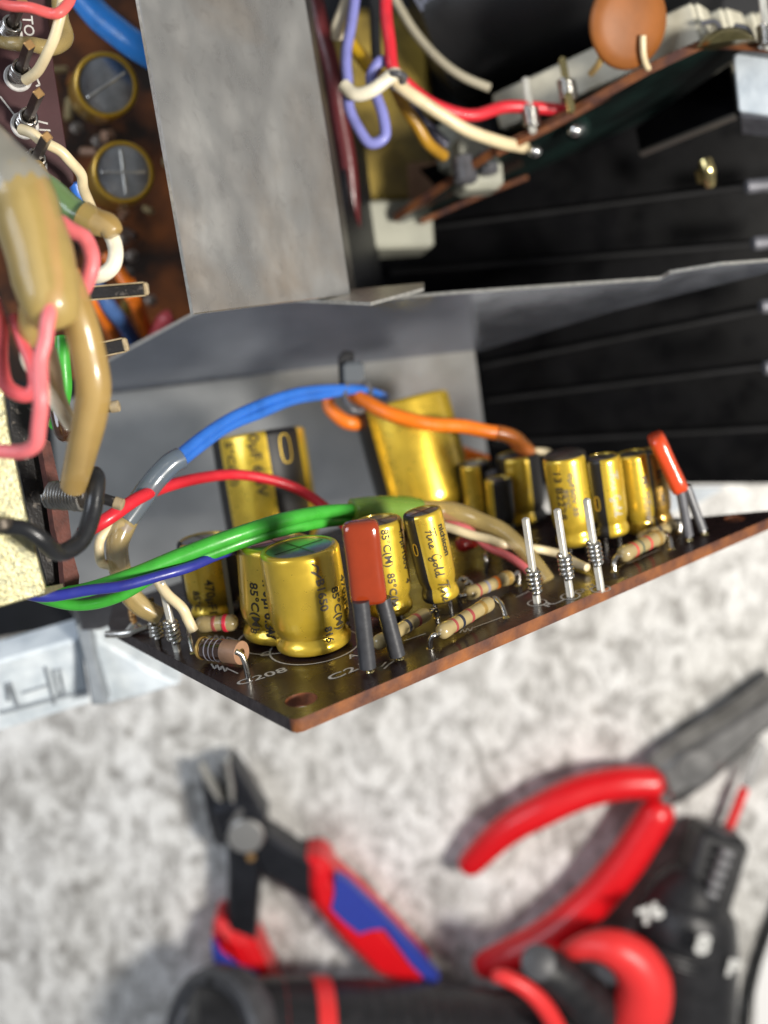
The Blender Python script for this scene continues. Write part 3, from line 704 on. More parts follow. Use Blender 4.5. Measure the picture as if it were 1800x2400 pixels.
# heat sink with its long fins
hb = Plane((900, 600, 20.6), (1800, 300, 19.6), (1500, 1128, 21.6))
hs = plate('heat_sink', hb, [(840, 640), (900, 420), (1200, 330), (2000, 90), (2000, 1133), (1150, 1137), (1120, 800)], .6, HSINK, ch)
FINM = mat('fin_edge', (0.008, 0.008, 0.009), 0.5, var=.6, vscale=1.5, spec=.12)
def fin(a, b, tip, hgt=.30, w=.10):
    n = hb.n; hp_ = Plane.__new__(Plane); hp_.n = n; hp_.o = hb.o + n * hgt
    p = hp_.at(*a) - n * hgt; q = hp_.at(*b) - n * hgt; d = (q - p).normalized(); s = n.cross(d).normalized() * w / 2
    L = (q - p).length; V = []; F = []; fm = []
    for t in (0, L - .16, L):
        hh = hgt if t < L else hgt - .08
        for k, (y, z) in enumerate(((-1, 0), (-1, .9), (-.6, 1), (.6, 1), (1, .9), (1, 0))): V.append(p + d * t + s * y + n * (z * hh))
    for i in range(2):
        for j in range(5): F.append((i * 6 + j, (i + 1) * 6 + j, (i + 1) * 6 + j + 1, i * 6 + j + 1)); fm.append(i if tip else 0)
    F.append(tuple(range(6))); fm.append(0); F.append(tuple(12 + j for j in reversed(range(6)))); fm.append(1 if tip else 0)
    mesh('fin', V, F, [FINM, FINTIP], hs, None, fm, smooth=False)
for a, b, tip in (((930, 545), (1790, 432), 1), ((915, 640), (1800, 570), 1), ((1125, 860), (1812, 722), 1), ((1140, 940), (1822, 856), 1), ((1150, 1040), (1900, 1000), 0)):
    fin(a, b, tip)
for u, v in ((1750, 438), (1766, 571), (1784, 719), (1792, 863)):
    q = tube('fin_tip', [P(u, v, 18.3), P(u + 40, v - 4, 18.3), P(u + 160, v - 16, 18.25)], .115, FINTIP, hs, 14, 3)
plate('foot_flange', Plane((1500, 1140, 20.9), (1700, 1140, 20.9), (1600, 1210, 21.0)), [(1400, 1142), (1700, 1142), (1640, 1178), (1560, 1206), (1400, 1240)], .08, [CASTG, CASTG], ch)
# zinc bracket at the left and what lies under it
ZP = Plane((0, 930, 11.5), (108, 1380, 11.9), (-100, 1400, 11.5))
plate('zinc_bracket', ZP, [(-160, 880), (8, 905), (20, 1000), (62, 1200), (108, 1375), (108, 1393), (0, 1424), (-160, 1450)], .12, [ZINC, mat('zinc_edge', (.72, .48, .16), .45, .8, bump=.4, bscale=30)], ch, .02)
plate('zinc_tab', Plane((108, 1380, 12.0), (149, 1370, 12.6), (120, 1395, 12.1)), [(104, 1377), (147, 1368), (149, 1376), (104, 1396)], .08, [ZINC, ZINC], ch)
GB = plate('grubby_board', Plane((60, 920, 13.4), (150, 1390, 13.4), (-60, 1200, 12.7)), [(20, 905), (72, 930), (112, 1060), (150, 1250), (186, 1372), (150, 1392), (112, 1370), (66, 1200), (26, 1010)], .12, [WAX, WAX], ch)
plate('brown_rib', Plane((100, 1010, 13.25), (180, 1370, 13.3), (40, 1250, 12.8)), [(92, 1020), (118, 1035), (140, 1135), (160, 1200), (172, 1300), (186, 1350), (184, 1376), (152, 1378), (146, 1310), (128, 1240), (112, 1130)], .10, [RUST, RUST], ch)
tube('screw_head', [P(0, 1222, 11.2), P(4, 1240, 11.2)], .14, PINB, ch, 14, 2)
# pale cast frame with raised marks
CP = Plane((0, 1551, 17.6), (400, 1440, 18.2), (0, 1690, 18.3))
cf = plate('cast_frame', CP, [(-150, 1592), (0, 1551), (184, 1497), (196, 1540), (205, 1600), (214, 1650), (0, 1716), (-150, 1762)], .5, [CAST, CAST], ch, .05)
cf2 = plate('cast_corner', Plane((215, 1470, 17.8), (410, 1606, 18.4), (250, 1650, 18.6)), [(212, 1474), (236, 1482), (238, 1505), (300, 1540), (345, 1570), (420, 1606), (330, 1634), (252, 1652), (240, 1630), (228, 1560)], .5, [CAST, CAST], ch, .05)
plate('cast_rib', Plane((180, 1450, 17.5), (235, 1640, 18.0), (215, 1478, 17.6)), [(168, 1430), (190, 1478), (212, 1476), (228, 1560), (252, 1652), (216, 1654), (200, 1560), (184, 1497)], .4, [CASTG, CASTG], ch, .03)
def groove(u0, v0, u1, v1, wpx, m=CASTG, name='raised_mark', h=.05):
    a = CP.at(u0, v0) + CP.n * .0; b = CP.at(u1, v1); d = (b - a).normalized(); s = CP.n.cross(d) * (wpx * 18 / FPX / 2)
    pts = [a - s, b - s, b + s, a + s]
    prism(name, [p + CP.n * h for p in reversed(pts)], -CP.n * h * 2, [m, m], cf, .015)
for q in ((52, 1622, 108, 1604, 5), (106, 1560, 128, 1648, 7), (124, 1568, 140, 1632, 5), (140, 1574, 150, 1618, 6), (124, 1570, 146, 1566, 5), (138, 1630, 152, 1616, 5)): groove(*q)
for q in ((14, 1600, 20, 1640, 8), (22, 1596, 40, 1650, 9), (0, 1668, 200, 1616, 10)): groove(*q, CASTG)
plate('dark_slab', Plane((150, 1420, 17), (240, 1420, 17), (200, 1500, 17.2)), [(172, 1416), (300, 1400), (330, 1440), (232, 1478), (190, 1480)], .4, [DARKG, DARKG], ch, .04)  # plain dark grey slab above the cast frame
# heat sink's pale end block
blk = Plane((1717, 130, 16.8), (1732, 268, 17.2), (1830, 135, 16.4))
plate('end_block', blk, [(1716, 134), (1724, 129), (1860, 148), (1860, 284), (1735, 266), (1729, 260)], .6, [CAST, CASTG], ch, .04)
plate('end_block_foot', Plane((1735, 275, 17.3), (1800, 280, 17.0), (1740, 318, 17.8)), [(1734, 272), (1860, 285), (1860, 340), (1800, 322), (1738, 316)], .3, [FINTIP, FINTIP], ch, .02)
LB = Plane((1497, 358, 18.4), (1721, 268, 17.3), (1497, 300, 18.6))
plate('black_bracket', LB, [(1490, 300), (1712, 150), (1722, 262), (1500, 352)], .1, [HSINK, HSINK], ch)
plate('bracket_edge', LB, [(1497, 354), (1720, 264), (1721, 271), (1498, 360)], .10, [mat('bare_edge', (.16, .15, .135), .4, .8)] * 2, ch)
o = tube('brass_stub', [P(1652, 378, 18.0), P(1660, 402, 18.0), P(1662, 428, 18.2)], .115, BRASS, ch, 14, 3)
tube('fin_screw', [P(1640, 400, 18.1), P(1645, 424, 18.2)], .09, mat('dull_brass', (.25, .19, .08), .3, .9), ch, 12, 2)
plate('inner_panel', Plane((830, 320, 19.0), (872, 600, 19.2), (850, 320, 19.6)), [(812, 240), (850, 300), (900, 690), (812, 690)], .08, [FLOORM, FLOORM], ch)
# ------------------------------------------------------------------ main board deep inside
MP = Plane((100, 0, 19.2), (460, 0, 19.6), (300, 800, 20.0))
mb = thing('main_board', MP.at(280, 400), 'orange brown main board deep inside behind the two upright capacitors', 'circuit board')
plate('board_panel', MP, [(-80, -200), (480, -200), (480, 870), (-80, 900)], .16, [PCBM, PCBE], mb)
def topcap(c, dirp, rpx, d, L, label, score):
    a = P(c[0], c[1], d); t = a + cd(*dirp).normalized(); ax = (t - a).normalized()
    r = rpx * d / FPX; W = frame(a - ax * L, ax, cd(0, 1, 0))
    o = lathe('capacitor', [(r * .95, 0), (r, .05), (r, L - .12), (r * .985, L - .05), (r * .95, L - .012), (r * .88, L), (r * .84, L - .005), (r * .83, L - .04)], mat('amber_gold', (.62, .36, .025), .32, .5, coat=.6, var=.2, vscale=4), mb, W, 40, None, 60)
    o['label'] = label
    lathe('end_disc', [(r * .835, -.01), (r * .835, .0), (r * .81, .006), (.02, .008)], ALU, o, W @ Matrix.Translation((0, 0, L - .03)), 36)
    for a0, ln in score:
        V, F = boxg(ln * r, .045, .03, .012); mesh('vent_score', V, F, STEELE, o, W @ Matrix.Translation((0, 0, L - .028)) @ Matrix.Rotation(R(a0), 4, 'Z'), smooth=False)
topcap((250, 199), (.34, -.29, 1), 75, 16.4, 1.6, 'upright capacitor with one bright score across its silver top', [(-52, 1.45)])
topcap((290, 403), (.33, -.19, 1), 73, 16.6, 1.6, 'upright capacitor with a crossed score on its silver top', [(8, 1.4), (95, 1.4)])
def bit(name, uvd, r, m, label=None):
    o = wire(name, uvd, r, m, None, parent=mb, n=5)
    if label: o['label'] = label
    return o
random.seed(11)
for i in range(26):
    u = random.uniform(150, 440); v = random.uniform(20, 780); a = random.uniform(0, 3.1); L = random.uniform(18, 46)
    col = random.choice([PCBE, BEIGE, AXB, W_TAN, AXE, DISC, YBOX, BLACKS])
    bit('small_part', [(u, v, 19.0), (u + L * math.cos(a), v + L * math.sin(a), 18.9)], random.uniform(7, 15), col)
for (u, v) in ((290, 560), (300, 640), (330, 690), (355, 705), (310, 600), (180, 300), (230, 330)):
    o = lathe('solder_joint', [(.10, 0), (.07, .02), (.03, .05), (.015, .08)], mat('dull_solder', (.34, .30, .26), .3, .9), mb, frame(MP.at(u, v) , MP.n), 14)
# ------------------------------------------------------------------ plum terminal board, upper left
TP = Plane((0, 0, 13.5), (150, 0, 13.8), (0, 450, 13.6))
tbd = thing('terminal_board', TP.at(80, 220), 'plum coloured terminal board with a row of wrapped pins', 'circuit board')
plate('board_panel', TP, [(-200, -200), (96, -200), (108, 0), (128, 168), (157, 353), (174, 412), (172, 430), (152, 445), (120, 440), (-200, 420)], .14, [PCBP, PCBE], tbd, .01)
def tsilk(s, p0, p1, upv, m=SILK):
    a = TP.at(*p0); b = TP.at(*p1); V, F = text_geo(s, 1.0, .012); wd = max(v.x for v in V); k = (b - a).length / wd
    dx = (b - a).normalized(); dy = TP.n.cross(dx)
    mesh('silk_print', [a + dx * v.x * k + dy * v.y * k * upv + TP.n * .004 for v in V], F, m, tbd, smooth=False)
def tlines(polys, wd=.022):
    o = TP.at(*polys[0][0]); dx = (TP.at(150, 0) - TP.at(0, 0)).normalized(); dy = TP.n.cross(dx)
    q = [[((TP.at(*p) - o).dot(dx), (TP.at(*p) - o).dot(dy)) for p in pl] for pl in polys]
    V, F = ribbons(q, wd); mesh('silk_print', [o + dx * v.x + dy * v.y + TP.n * .004 for v in V], F, SILK, tbd, smooth=False)
tsilk('TO', (52, 36), (58, 84), 1.0)
tlines([[(88, 284), (112, 290)]]); tlines([[(92, 304), (118, 306)]])
tlines([[(0, 226), (35, 271)]]); tlines([[(84, 202), (93, 199)]]); tlines([[(93, 199), (86, 182)]]); tlines([[(0, 8), (10, 14)]])
def tpin(b, t, dt, c, label):
    a = TP.at(*b); e = P(t[0], t[1], dt); ax = e - a; H = ax.length; W = frame(a, ax, cd(1, -1, 0))
    V, F = boxg(.10, .10, H, .012); o = mesh('pin', V, F, PINB, tbd, W, smooth=False); o['label'] = label
    V, F = boxg(.102, .102, .03, .02); mesh('pin_tip', V, F, COPPER, o, W @ Matrix.Translation((0, 0, H - .018)), smooth=False)
    V, F = helix(.098, .052, 5, .026); mesh('wire_wrap', V, F, TIN, o, W @ Matrix.Translation((0, 0, .06)))
    lathe('solder_ring', [(.17, 0), (.16, .02), (.13, .02), (.12, .0)], SILK, o, frame(a, TP.n), 24)
tpin((20, 80), (51, 0), 12.7, 0, 'terminal pin in the topmost place of the row')
tpin((42, 182), (69, 104), 12.7, 0, 'terminal pin below the printed letters TO')
tpin((58, 294), (91, 218), 12.7, 0, 'terminal pin with a cream wire leaving to the right')
tpin((78, 386), (110, 320), 12.7, 0, 'lowest terminal pin, above the fat tubing')
# ------------------------------------------------------------------ power board, upper right
E1 = (1160, 366, 17.6); E2 = (1700, 100, 16.6)
RP = Plane(E1, E2, (1131, 452, 20.0))
pb = thing('power_board', P(1400, 240, 17), 'brown edged power board carrying the orange disc and white ceramic parts', 'circuit board')
plate('board_panel', RP, [(1160, 366), (1300, 296), (1374, 256), (1525, 172), (1640, 118), (1690, 108), (1840, 122), (1840, 200), (1500, 300), (1300, 388), (1130, 455), (970, 528), (930, 520)], .14, [PCBR, PCBE], pb)
tube('edge_strip', [P(u, v, d) for u, v, d in ((1165, 360, 17.55), (1300, 291, 17.25), (1374, 250, 17.1), (1525, 166, 16.85), (1640, 112, 16.65), (1690, 103, 16.55), (1840, 117, 16.3))], [.055, .065, .07, .07, .075, .075, .075], PCBE, pb, 8, 4)
tube('far_edge', [P(u, v, 19.6) for u, v in ((985, 520), (1131, 456), (1235, 415))], .05, PCBE, pb, 8, 4)
RN = cd(-.22, 1, .12)
def rpin(b, t, d, coil=None, m=BRASS):
    a = P(*b, d); e = P(*t, d - .1); ax = e - a; H = ax.length; W = frame(a, ax)
    V, F = boxg(.115, .115, H, .03); o = mesh('pin', V, F, m, pb, W, smooth=False)
    if coil:
        V, F = helix(.12, .05, 6, .026); mesh('wire_wrap', V, F, TIN, o, W @ Matrix.Translation((0, 0, coil)))
    return o
rpin((1250, 315), (1231, 181), 17.3, .12, PINM); rpin((1340, 268), (1317, 134), 17.1, .22, BRASS); rpin((1802, 118), (1783, -40), 16.2, .05, PINM)
o = rpin((1342, 262), (1330, 216), 16.9, None, BRASS)
box('connector', frame(P(1120, 452, 18.6), cd(-.1, 1, .1), cd(.2, 0, 1)), .7, .72, .9, WHITEP, pb, .08)
tube('connector_key', [P(1085, 372, 18.1), P(1092, 425, 18.1)], .20, SLV2, pb, 16, 3); tube('connector_key', [P(1140, 360, 18.1), P(1146, 405, 18.1)], .16, SLV2, pb, 16, 3)
for (u, v, d, r) in ((1255, 354, 17.6, .11), (1348, 304, 17.4, .13), (1355, 300, 17.5, .2), (1562, 148, 16.7, .07)):
    W = frame(P(u, v, d), cd(0, -.5, 1)); lathe('solder_joint', [(r, 0), (r * .85, r * .5), (r * .45, r * .9), (.01, r)], SOLD if r < .2 else PCBR, pb, W, 16)
# orange disc
dc = P(1472, 52, 16.3); W = frame(dc, cd(.42, -.38, 1), cd(.5, 1, 0))
o = lathe('disc_capacitor', [(.01, -.16), (.2, -.155), (.46, -.13), (.62, -.07), (.66, 0), (.62, .07), (.46, .13), (.2, .155), (.01, .16)], DISC, pb, W, 40, None, 80); o['label'] = 'large orange disc capacitor'
wire('lead', [(1415, 120, 16.3), (1403, 150, 16.5), (1385, 172, 16.8)], 8, W_TAN, parent=o); wire('lead', [(1507, 84, 16.2), (1508, 125, 16.3), (1516, 155, 16.5), (1530, 168, 16.7)], 7, W_CREAM, parent=o)
# white ceramic blocks side by side
for i, (u, v, d) in enumerate(((1648, 58, 16.85), (1722, 66, 17.35), (1796, 74, 17.85))):
    b = P(u, v, d); a = P(u - (470 if i == 0 else 250), v + (212 if i == 0 else 122), d + (1.9 if i == 0 else 1.3)); ax = b - a; W = frame(a, ax, cd(-.2, 1, .1)); L = ax.length
    o = box('ceramic_resistor', W, .60, .62, L, CER, pb, .05); o['label'] = ['long white ceramic resistor behind the disc', 'white ceramic resistor in the middle', 'white ceramic resistor at the right edge'][i]
    box('end_cap', W @ Matrix.Translation((.02, 0, L - .02)), .50, .54, .10, CER, o, .05)
    box('groove_rib', W @ Matrix.Translation((.31, .1, .12)), .05, .18, L - .3, CER, o, .02)
for u0, v0, u1, v1, u2, v2 in ((1645, 55, 1678, 52, 1694, 84), (1722, 60, 1752, 68, 1768, 104)):
    wire('lead', [(u0, v0, 16.45), (u1, v1, 16.35), (u2, v2, 16.4)], 6, SLV2, parent=pb)
lathe('screw_head', [(.42, 0), (.40, .05), (.30, .16), (.16, .22), (.01, .235)], mat('olive_brass', (.34, .29, .13), .28, .95, var=.3), pb, frame(P(1701, 106, 16.25), cd(-.1, 1, .25)), 28)
# ------------------------------------------------------------------ big black can and wrapped coil behind
a = P(1020, 250, 20.5); b = P(1560, -230, 17.6); ax = (b - a).normalized()
o = tube('filter_can', [P(1050, 40, 20.2), P(1300, -60, 19.4), P(1620, -160, 18.4)], 1.75, mat('black_can', (.010, .010, .011), .42, var=.3, vscale=1), None, 40, 4)
tag(o, 'big black cylindrical can at the top behind the disc', 'can')
V, F = text_geo('µF', .42, .01)
dx = cd(.8, .5, .1); dy = cd(-.5, .8, .1); oo = P(978, 18, 18.2)
mesh('lettering', [oo + dx * v.x + dy * v.y for v in V], F, mat('faded_ink', (.10, .11, .15), .6), o, smooth=False)
yb = thing('yellow_transformer', P(900, 300, 20.6), 'yellow wrapped transformer behind the wire bundle', 'transformer')
W = frame(P(905, 540, 21.2), cd(-.1, 1, .1), cd(0, 0, 1))
box('winding', frame(P(915, 505, 20.8), cd(-.06, 1, .05), cd(.2, 0, 1)), 1.4, 1.55, 3.6, YBOX, yb, .2)
box('bobbin_flange', frame(P(915, 600, 20.4), cd(-.06, 1, .05), cd(.2, 0, 1)), 1.5, 1.3, .85, WHITEP, yb, .06)
box('copper_block', frame(P(1010, 500, 20.6), cd(-.06, 1, .05), cd(.2, 0, 1)), .8, 1.0, .9, AXE, yb, .1)
box('iron_core', frame(P(1040, 470, 21.4), cd(-.06, 1, .05), cd(.2, 0, 1)), 1.0, 2.0, 2.6, DARKG, yb, .1)
tube('tape_end', [P(1075, 300, 20.2), P(1080, 400, 20.2)], .42, WHITEP, yb, 14, 3); tube('dark_slot', [P(1110, 350, 19.6), P(1115, 410, 19.6)], .26, SLV2, yb, 14, 3)
# ------------------------------------------------------------------ wires
wire('wire', [(-60, 1370, 13.6), (60, 1390, 13.4), (170, 1392, 13.2), (300, 1350, 13.15), (420, 1300, 13.3), (540, 1254, 13.5), (660, 1218, 13.9), (760, 1200, 14.4), (850, 1196, 14.9), (950, 1195, 15.3), (1000, 1193, 15.4)], [15, 15, 16, 17, 18, 18, 18, 17, 16, 14, 11], W_GREEN, 'upper thick green wire arching over the gold capacitors', 'wire', 'green wires over the board')
wire('wire', [(20, 1370, 13.7), (110, 1404, 13.5), (190, 1415, 13.45), (280, 1400, 13.4), (380, 1345, 13.45), (480, 1302, 13.5), (600, 1260, 13.75), (720, 1228, 14.2), (835, 1214, 14.9), (950, 1206, 15.35), (1000, 1203, 15.5)], [13, 13, 13, 13, 14, 15, 15, 15, 14, 12, 10], W_GREEN, 'lower green wire showing beneath the navy wire at left', 'wire', 'green wires over the board')
wire('wire', [(-40, 1360, 13.2), (60, 1388, 13.0), (120, 1394, 12.9), (200, 1387, 12.9), (290, 1369, 12.95), (381, 1346, 13.1), (441, 1328, 13.3), (501, 1306, 13.6), (545, 1293, 13.9), (620, 1270, 14.9)], 12.5, W_NAVY, 'navy blue wire below the green pair')
wire('wire', [(190, 1252, 13.5), (250, 1216, 13.5), (322, 1169, 13.9), (395, 1141, 14.5), (467, 1123, 15.0), (539, 1116, 15.5), (612, 1122, 15.8), (684, 1143, 16.0), (742, 1174, 16.0), (800, 1228, 15.9), (850, 1290, 15.9)], [15, 15, 14.5, 14, 13.5, 13, 13, 13, 13, 12, 12], W_RED, 'red wire arching in front of the tall capacitor')
for k, off in ((0, -8), (1, 9)):
    wire('wire', [(345, 1165 + off * .4, 14.4), (408, 1086 + off, 14.5), (467, 1038 + off, 14.9), (539, 991 + off, 15.4), (612, 956 + off, 15.9), (684, 932 + off, 16.4), (756, 918 + off, 16.9), (830, 913 + off * .6, 17.3), (868, 916 + off * .4, 17.6), (905, 930 + off * .3, 18.2)], [11, 12.5, 12.5, 12.5, 12, 12, 11.5, 10, 8, 7], W_BLUE, ['upper blue wire of the pair leading to the cable tie', 'lower blue wire of the pair leading to the cable tie'][k], 'wire', 'blue wires to the cable tie')
wire('sleeve', [(424, 1074, 14.35), (400, 1092, 14.3), (360, 1130, 14.2), (325, 1175, 14.1), (295, 1222, 14.0)], [27, 27, 27, 26, 25], T_SMOKE, 'smoky shrink tubing over the end of the blue wires', 'sleeve', n=6)
wire('wire', [(345, 1160, 14.2), (318, 1195, 14.1), (296, 1228, 14.05), (288, 1240, 14.05)], 18, W_BLUE, 'short blue wire end inside the clear tubing')
wire('sleeve', [(345, 1140, 14.25), (310, 1195, 14.1), (283, 1240, 14.0), (274, 1285, 14.0), (280, 1335, 14.1), (300, 1385, 14.2), (335, 1420, 14.3), (375, 1445, 14.4)], [22, 26, 27, 26, 26, 26, 25, 22], T_CLEAR, 'clear amber tubing curving down behind the green wires at left', 'sleeve')
wire('wire', [(290, 1225, 14.0), (262, 1236, 13.95), (240, 1258, 13.9), (231, 1290, 13.9), (240, 1316, 14.0), (262, 1330, 14.05), (300, 1375, 14.2), (340, 1415, 14.3), (370, 1440, 14.35)], 11.5, W_CREAM, 'cream wire looping out of the amber tubing at left')
wire('wire', [(360, 1345, 14.1), (393, 1386, 14.0), (422, 1420, 14.0), (442, 1452, 14.05), (453, 1478, 14.1)], 12.5, W_CREAM, 'cream wire running down behind the left silver pin')
wire('sleeve', [(828, 1199, 14.8), (870, 1195, 14.95), (940, 1194, 15.2), (1000, 1197, 15.3), (1040, 1198, 15.35), (1081, 1203, 15.4), (1127, 1221, 15.4), (1172, 1246, 15.3), (1217, 1280, 15.15), (1253, 1318, 15.0), (1284, 1360, 14.9)], [29, 29, 28, 26, 24, 23, 22, 21, 20, 19, 18], T_CLEAR, 'clear amber tubing carrying the green pair down to the pins', 'sleeve')
wire('sleeve', [(826, 1198, 14.79), (870, 1194, 14.94), (940, 1193, 15.19), (985, 1195, 15.28)], [30.5, 30.5, 29.5, 27], T_LIME, 'lime tinted shrink tubing over the end of the green pair', 'sleeve')
wire('wire', [(1000, 1190, 15.5), (1055, 1213, 15.5), (1096, 1240, 15.4), (1145, 1278, 15.3), (1193, 1306, 15.1), (1231, 1330, 14.95), (1258, 1362, 14.85)], 10, W_PINK, 'pink wire leaving the clear tubing towards the pins')
wire('wire', [(990, 1222, 15.5), (1043, 1236, 15.4), (1096, 1252, 15.3), (1145, 1266, 15.25), (1181, 1278, 15.2), (1230, 1284, 15.4), (1272, 1290, 15.5), (1313, 1303, 15.4), (1345, 1316, 15.2), (1376, 1330, 14.95)], [11, 11, 11, 11, 10.5, 10, 10, 11, 12, 9], W_CREAM, 'cream wire passing under the clear tubing to the third pin')
wire('wire', [(822, 922, 17.5), (845, 940, 17.3), (901, 965, 17.1), (961, 981, 17.0), (1021, 992, 17.0), (1081, 999, 17.05), (1142, 1009, 17.1), (1190, 1024, 17.2), (1225, 1045, 17.3), (1255, 1066, 17.4)], [16, 17, 17.5, 17, 17, 17, 17, 17, 16, 13], W_OR, 'orange wire leading right from the cable tie')
wire('sleeve', [(1165, 1014, 17.1), (1200, 1028, 17.2), (1232, 1049, 17.3), (1256, 1070, 17.4)], [18.5, 19, 18.5, 14], tubing('brown_tube', (.36, .13, .03), .55), 'brownish tubing over the right end of the orange wire', 'sleeve')
wire('wire', [(1250, 1058, 17.35), (1278, 1062, 17.4), (1298, 1070, 17.5)], 9, W_CREAM, 'bare cream wire tip at the end of the orange wire')
wire('wire', [(770, 930, 18.0), (776, 958, 18.0), (800, 980, 17.95), (830, 990, 18.0), (870, 990, 18.3), (960, 1010, 19.3), (1069, 1052, 19.2), (1100, 1068, 19.1), (1140, 1078, 18.9)], [12, 15, 17, 17, 15, 14, 16, 16, 13], W_OR, 'orange wire looping behind the tallest capacitor')
tie = thing('cable_tie', P(826, 868, 17.2), 'black cable tie with a square head above the blue and orange wires', 'cable tie')
box('tie_head', frame(P(830, 902, 17.3), cd(-.05, 1, .1)), .28, .34, .36, mat('tie_grey', (.11, .12, .13), .25), tie, .06)
box('tie_head', frame(P(812, 905, 17.45), cd(-.05, 1, .1)), .30, .22, .50, BLKPL, tie, .05)
box('tie_tail', frame(P(815, 850, 17.35), cd(0, 1, .3)), .12, .2, .18, BLKPL, tie, .03)
tube('tie_strap', [P(u, v, d) for u, v, d in ((812, 898, 17.2), (806, 930, 17.15), (822, 958, 17.1), (846, 962, 17.2), (862, 940, 17.4), (866, 912, 17.5), (852, 895, 17.4))], .055, SLV2, tie, 10, 5)
# left bundle, close to the lens
wire('sleeve', [(-90, 310, 11.1), (-40, 356, 11.0), (0, 396, 10.9), (32, 432, 10.8), (46, 452, 10.8)], [70, 74, 77, 79, 80], T_PALE, 'pale grey tubing end at the left edge, above the fat amber one', 'sleeve', n=6, dome=False)
wire('sleeve', [(30, 424, 10.8), (58, 474, 10.75), (74, 530, 10.7), (90, 590, 10.65), (106, 655, 10.62), (122, 712, 10.62), (136, 752, 10.7)], [77, 77, 78, 79, 77, 68, 52], T_FAT, 'fat translucent amber tubing at the left edge', 'sleeve', n=10, dome=False)
wire('wire', [(40, 430, 10.75), (66, 520, 10.55), (84, 600, 10.45), (100, 680, 10.45), (112, 720, 10.45)], 16, W_CREAM, 'cream wire showing faintly inside the fat amber tubing')
wire('wire', [(90, 430, 10.75), (118, 520, 10.6), (130, 600, 10.55), (134, 660, 10.55), (130, 700, 10.55)], 14, W_PINK, 'pink wire showing faintly inside the fat amber tubing')
wire('sleeve', [(150, 640, 10.9), (180, 735, 10.9), (206, 815, 11.0), (216, 900, 11.1), (208, 985, 11.3), (192, 1060, 11.6), (172, 1138, 12.0)], [34, 40, 41, 41, 40, 37, 33], T_AMB, 'amber tubing branch bending down from the fat tubing', 'sleeve')
wire('wire', [(120, 620, 10.9), (165, 690, 10.9), (196, 775, 10.95), (214, 850, 11.0), (213, 930, 11.2), (198, 1020, 11.5), (180, 1100, 11.9)], 20, W_CREAM, 'cream wire inside the amber tubing branch')
wire('sleeve', [(120, 600, 10.85), (90, 700, 10.85), (80, 770, 11.0), (78, 800, 11.1)], [40, 42, 34, 24], T_FAT, 'short amber tubing fork with cream wires inside', 'sleeve')
wire('wire', [(128, 690, 10.45), (113, 745, 10.4), (102, 800, 10.4), (97, 850, 10.4), (95, 934, 10.4), (92, 1000, 10.5), (80, 1045, 10.6), (48, 1060, 10.7), (0, 1059, 10.8), (-50, 1058, 10.9)], 18, W_PINK, 'long pink wire dropping from the fat tubing and turning left', 'wire', 'pink wires of the left bundle')
wire('wire', [(-20, 700, 10.9), (2, 770, 10.9), (4, 850, 10.9), (20, 905, 10.9), (55, 930, 10.9), (80, 905, 10.9), (70, 850, 10.95), (48, 795, 11.0), (30, 740, 11.0)], [18, 18, 18, 18, 18, 17, 15, 14, 13], W_ROSE, 'dark pink wire bent in a loop at the left edge', 'wire', 'pink wires of the left bundle')
wire('wire', [(140, 520, 11.2), (168, 535, 11.2), (198, 558, 11.2), (214, 600, 11.2), (210, 645, 11.2), (190, 690, 11.3)], 19, W_PINK, 'short pink wire curling right of the fat tubing', 'wire', 'pink wires of the left bundle')
wire('wire', [(215, 515, 12.2), (250, 540, 12.2), (270, 580, 12.2), (268, 615, 12.2), (240, 640, 12.2), (205, 650, 12.3)], 18, W_WHITE, 'white wire bent in a hook right of the pink one')
wire('sleeve', [(85, 418, 12.4), (125, 452, 12.3), (170, 490, 12.2), (205, 512, 12.15)], [26, 30, 32, 32], T_GRN, 'greenish tubing over the wires right of the fat tubing', 'sleeve', n=5)
wire('sleeve', [(192, 503, 12.1), (222, 516, 12.08), (252, 530, 12.06), (266, 548, 12.06)], [34, 34, 30, 24], T_AMB, 'short amber cuff at the start of the white hooked wire', 'sleeve', n=5)
wire('wire', [(70, 720, 11.2), (64, 790, 11.25), (66, 850, 11.3), (100, 900, 11.4), (135, 950, 11.5), (165, 1000, 11.7)], [14, 14, 13, 14, 15, 14], W_WHITE, 'white wire running behind the pink wire to the amber branch')
wire('wire', [(118, 820, 11.5), (126, 870, 11.5), (140, 925, 11.6), (164, 985, 11.8)], 15, W_CREAM, 'cream wire slanting under the amber branch')
wire('wire', [(146, 790, 13.6), (150, 850, 13.6), (152, 915, 13.7), (130, 1000, 13.9)], 18, W_GREEN, 'green wire glimpsed between the left tubes')
wire('terminal_lug', [(140, 965, 12.8), (150, 1010, 12.8), (158, 1020, 12.9)], [24, 26, 16], AXB, 'brown terminal lug behind the amber branch', 'terminal', n=4)
wire('wire', [(175, 640, 17.6), (217, 706, 17.8), (250, 755, 18.3), (290, 815, 19.2), (330, 880, 20.4)], 17, W_OR, 'left orange wire running under the shield edge', 'wire', 'wires under the shield edge')
wire('wire', [(225, 650, 17.6), (258, 711, 17.8), (288, 760, 18.3), (325, 826, 19.2), (360, 890, 20.4)], 17, pvc('slate_blue_pvc', (.06, .13, .32)), 'slate blue wire running under the shield edge', 'wire', 'wires under the shield edge')
wire('wire', [(300, 660, 17.6), (325, 725, 18.0), (345, 790, 18.8), (370, 850, 19.8)], 16, W_OR, 'right orange wire running under the shield edge', 'wire', 'wires under the shield edge')
wire('wire', [(370, 785, 18.6), (385, 752, 18.3), (402, 745, 18.3)], 22, W_ROSE, 'dull red wire end beside the orange wires')
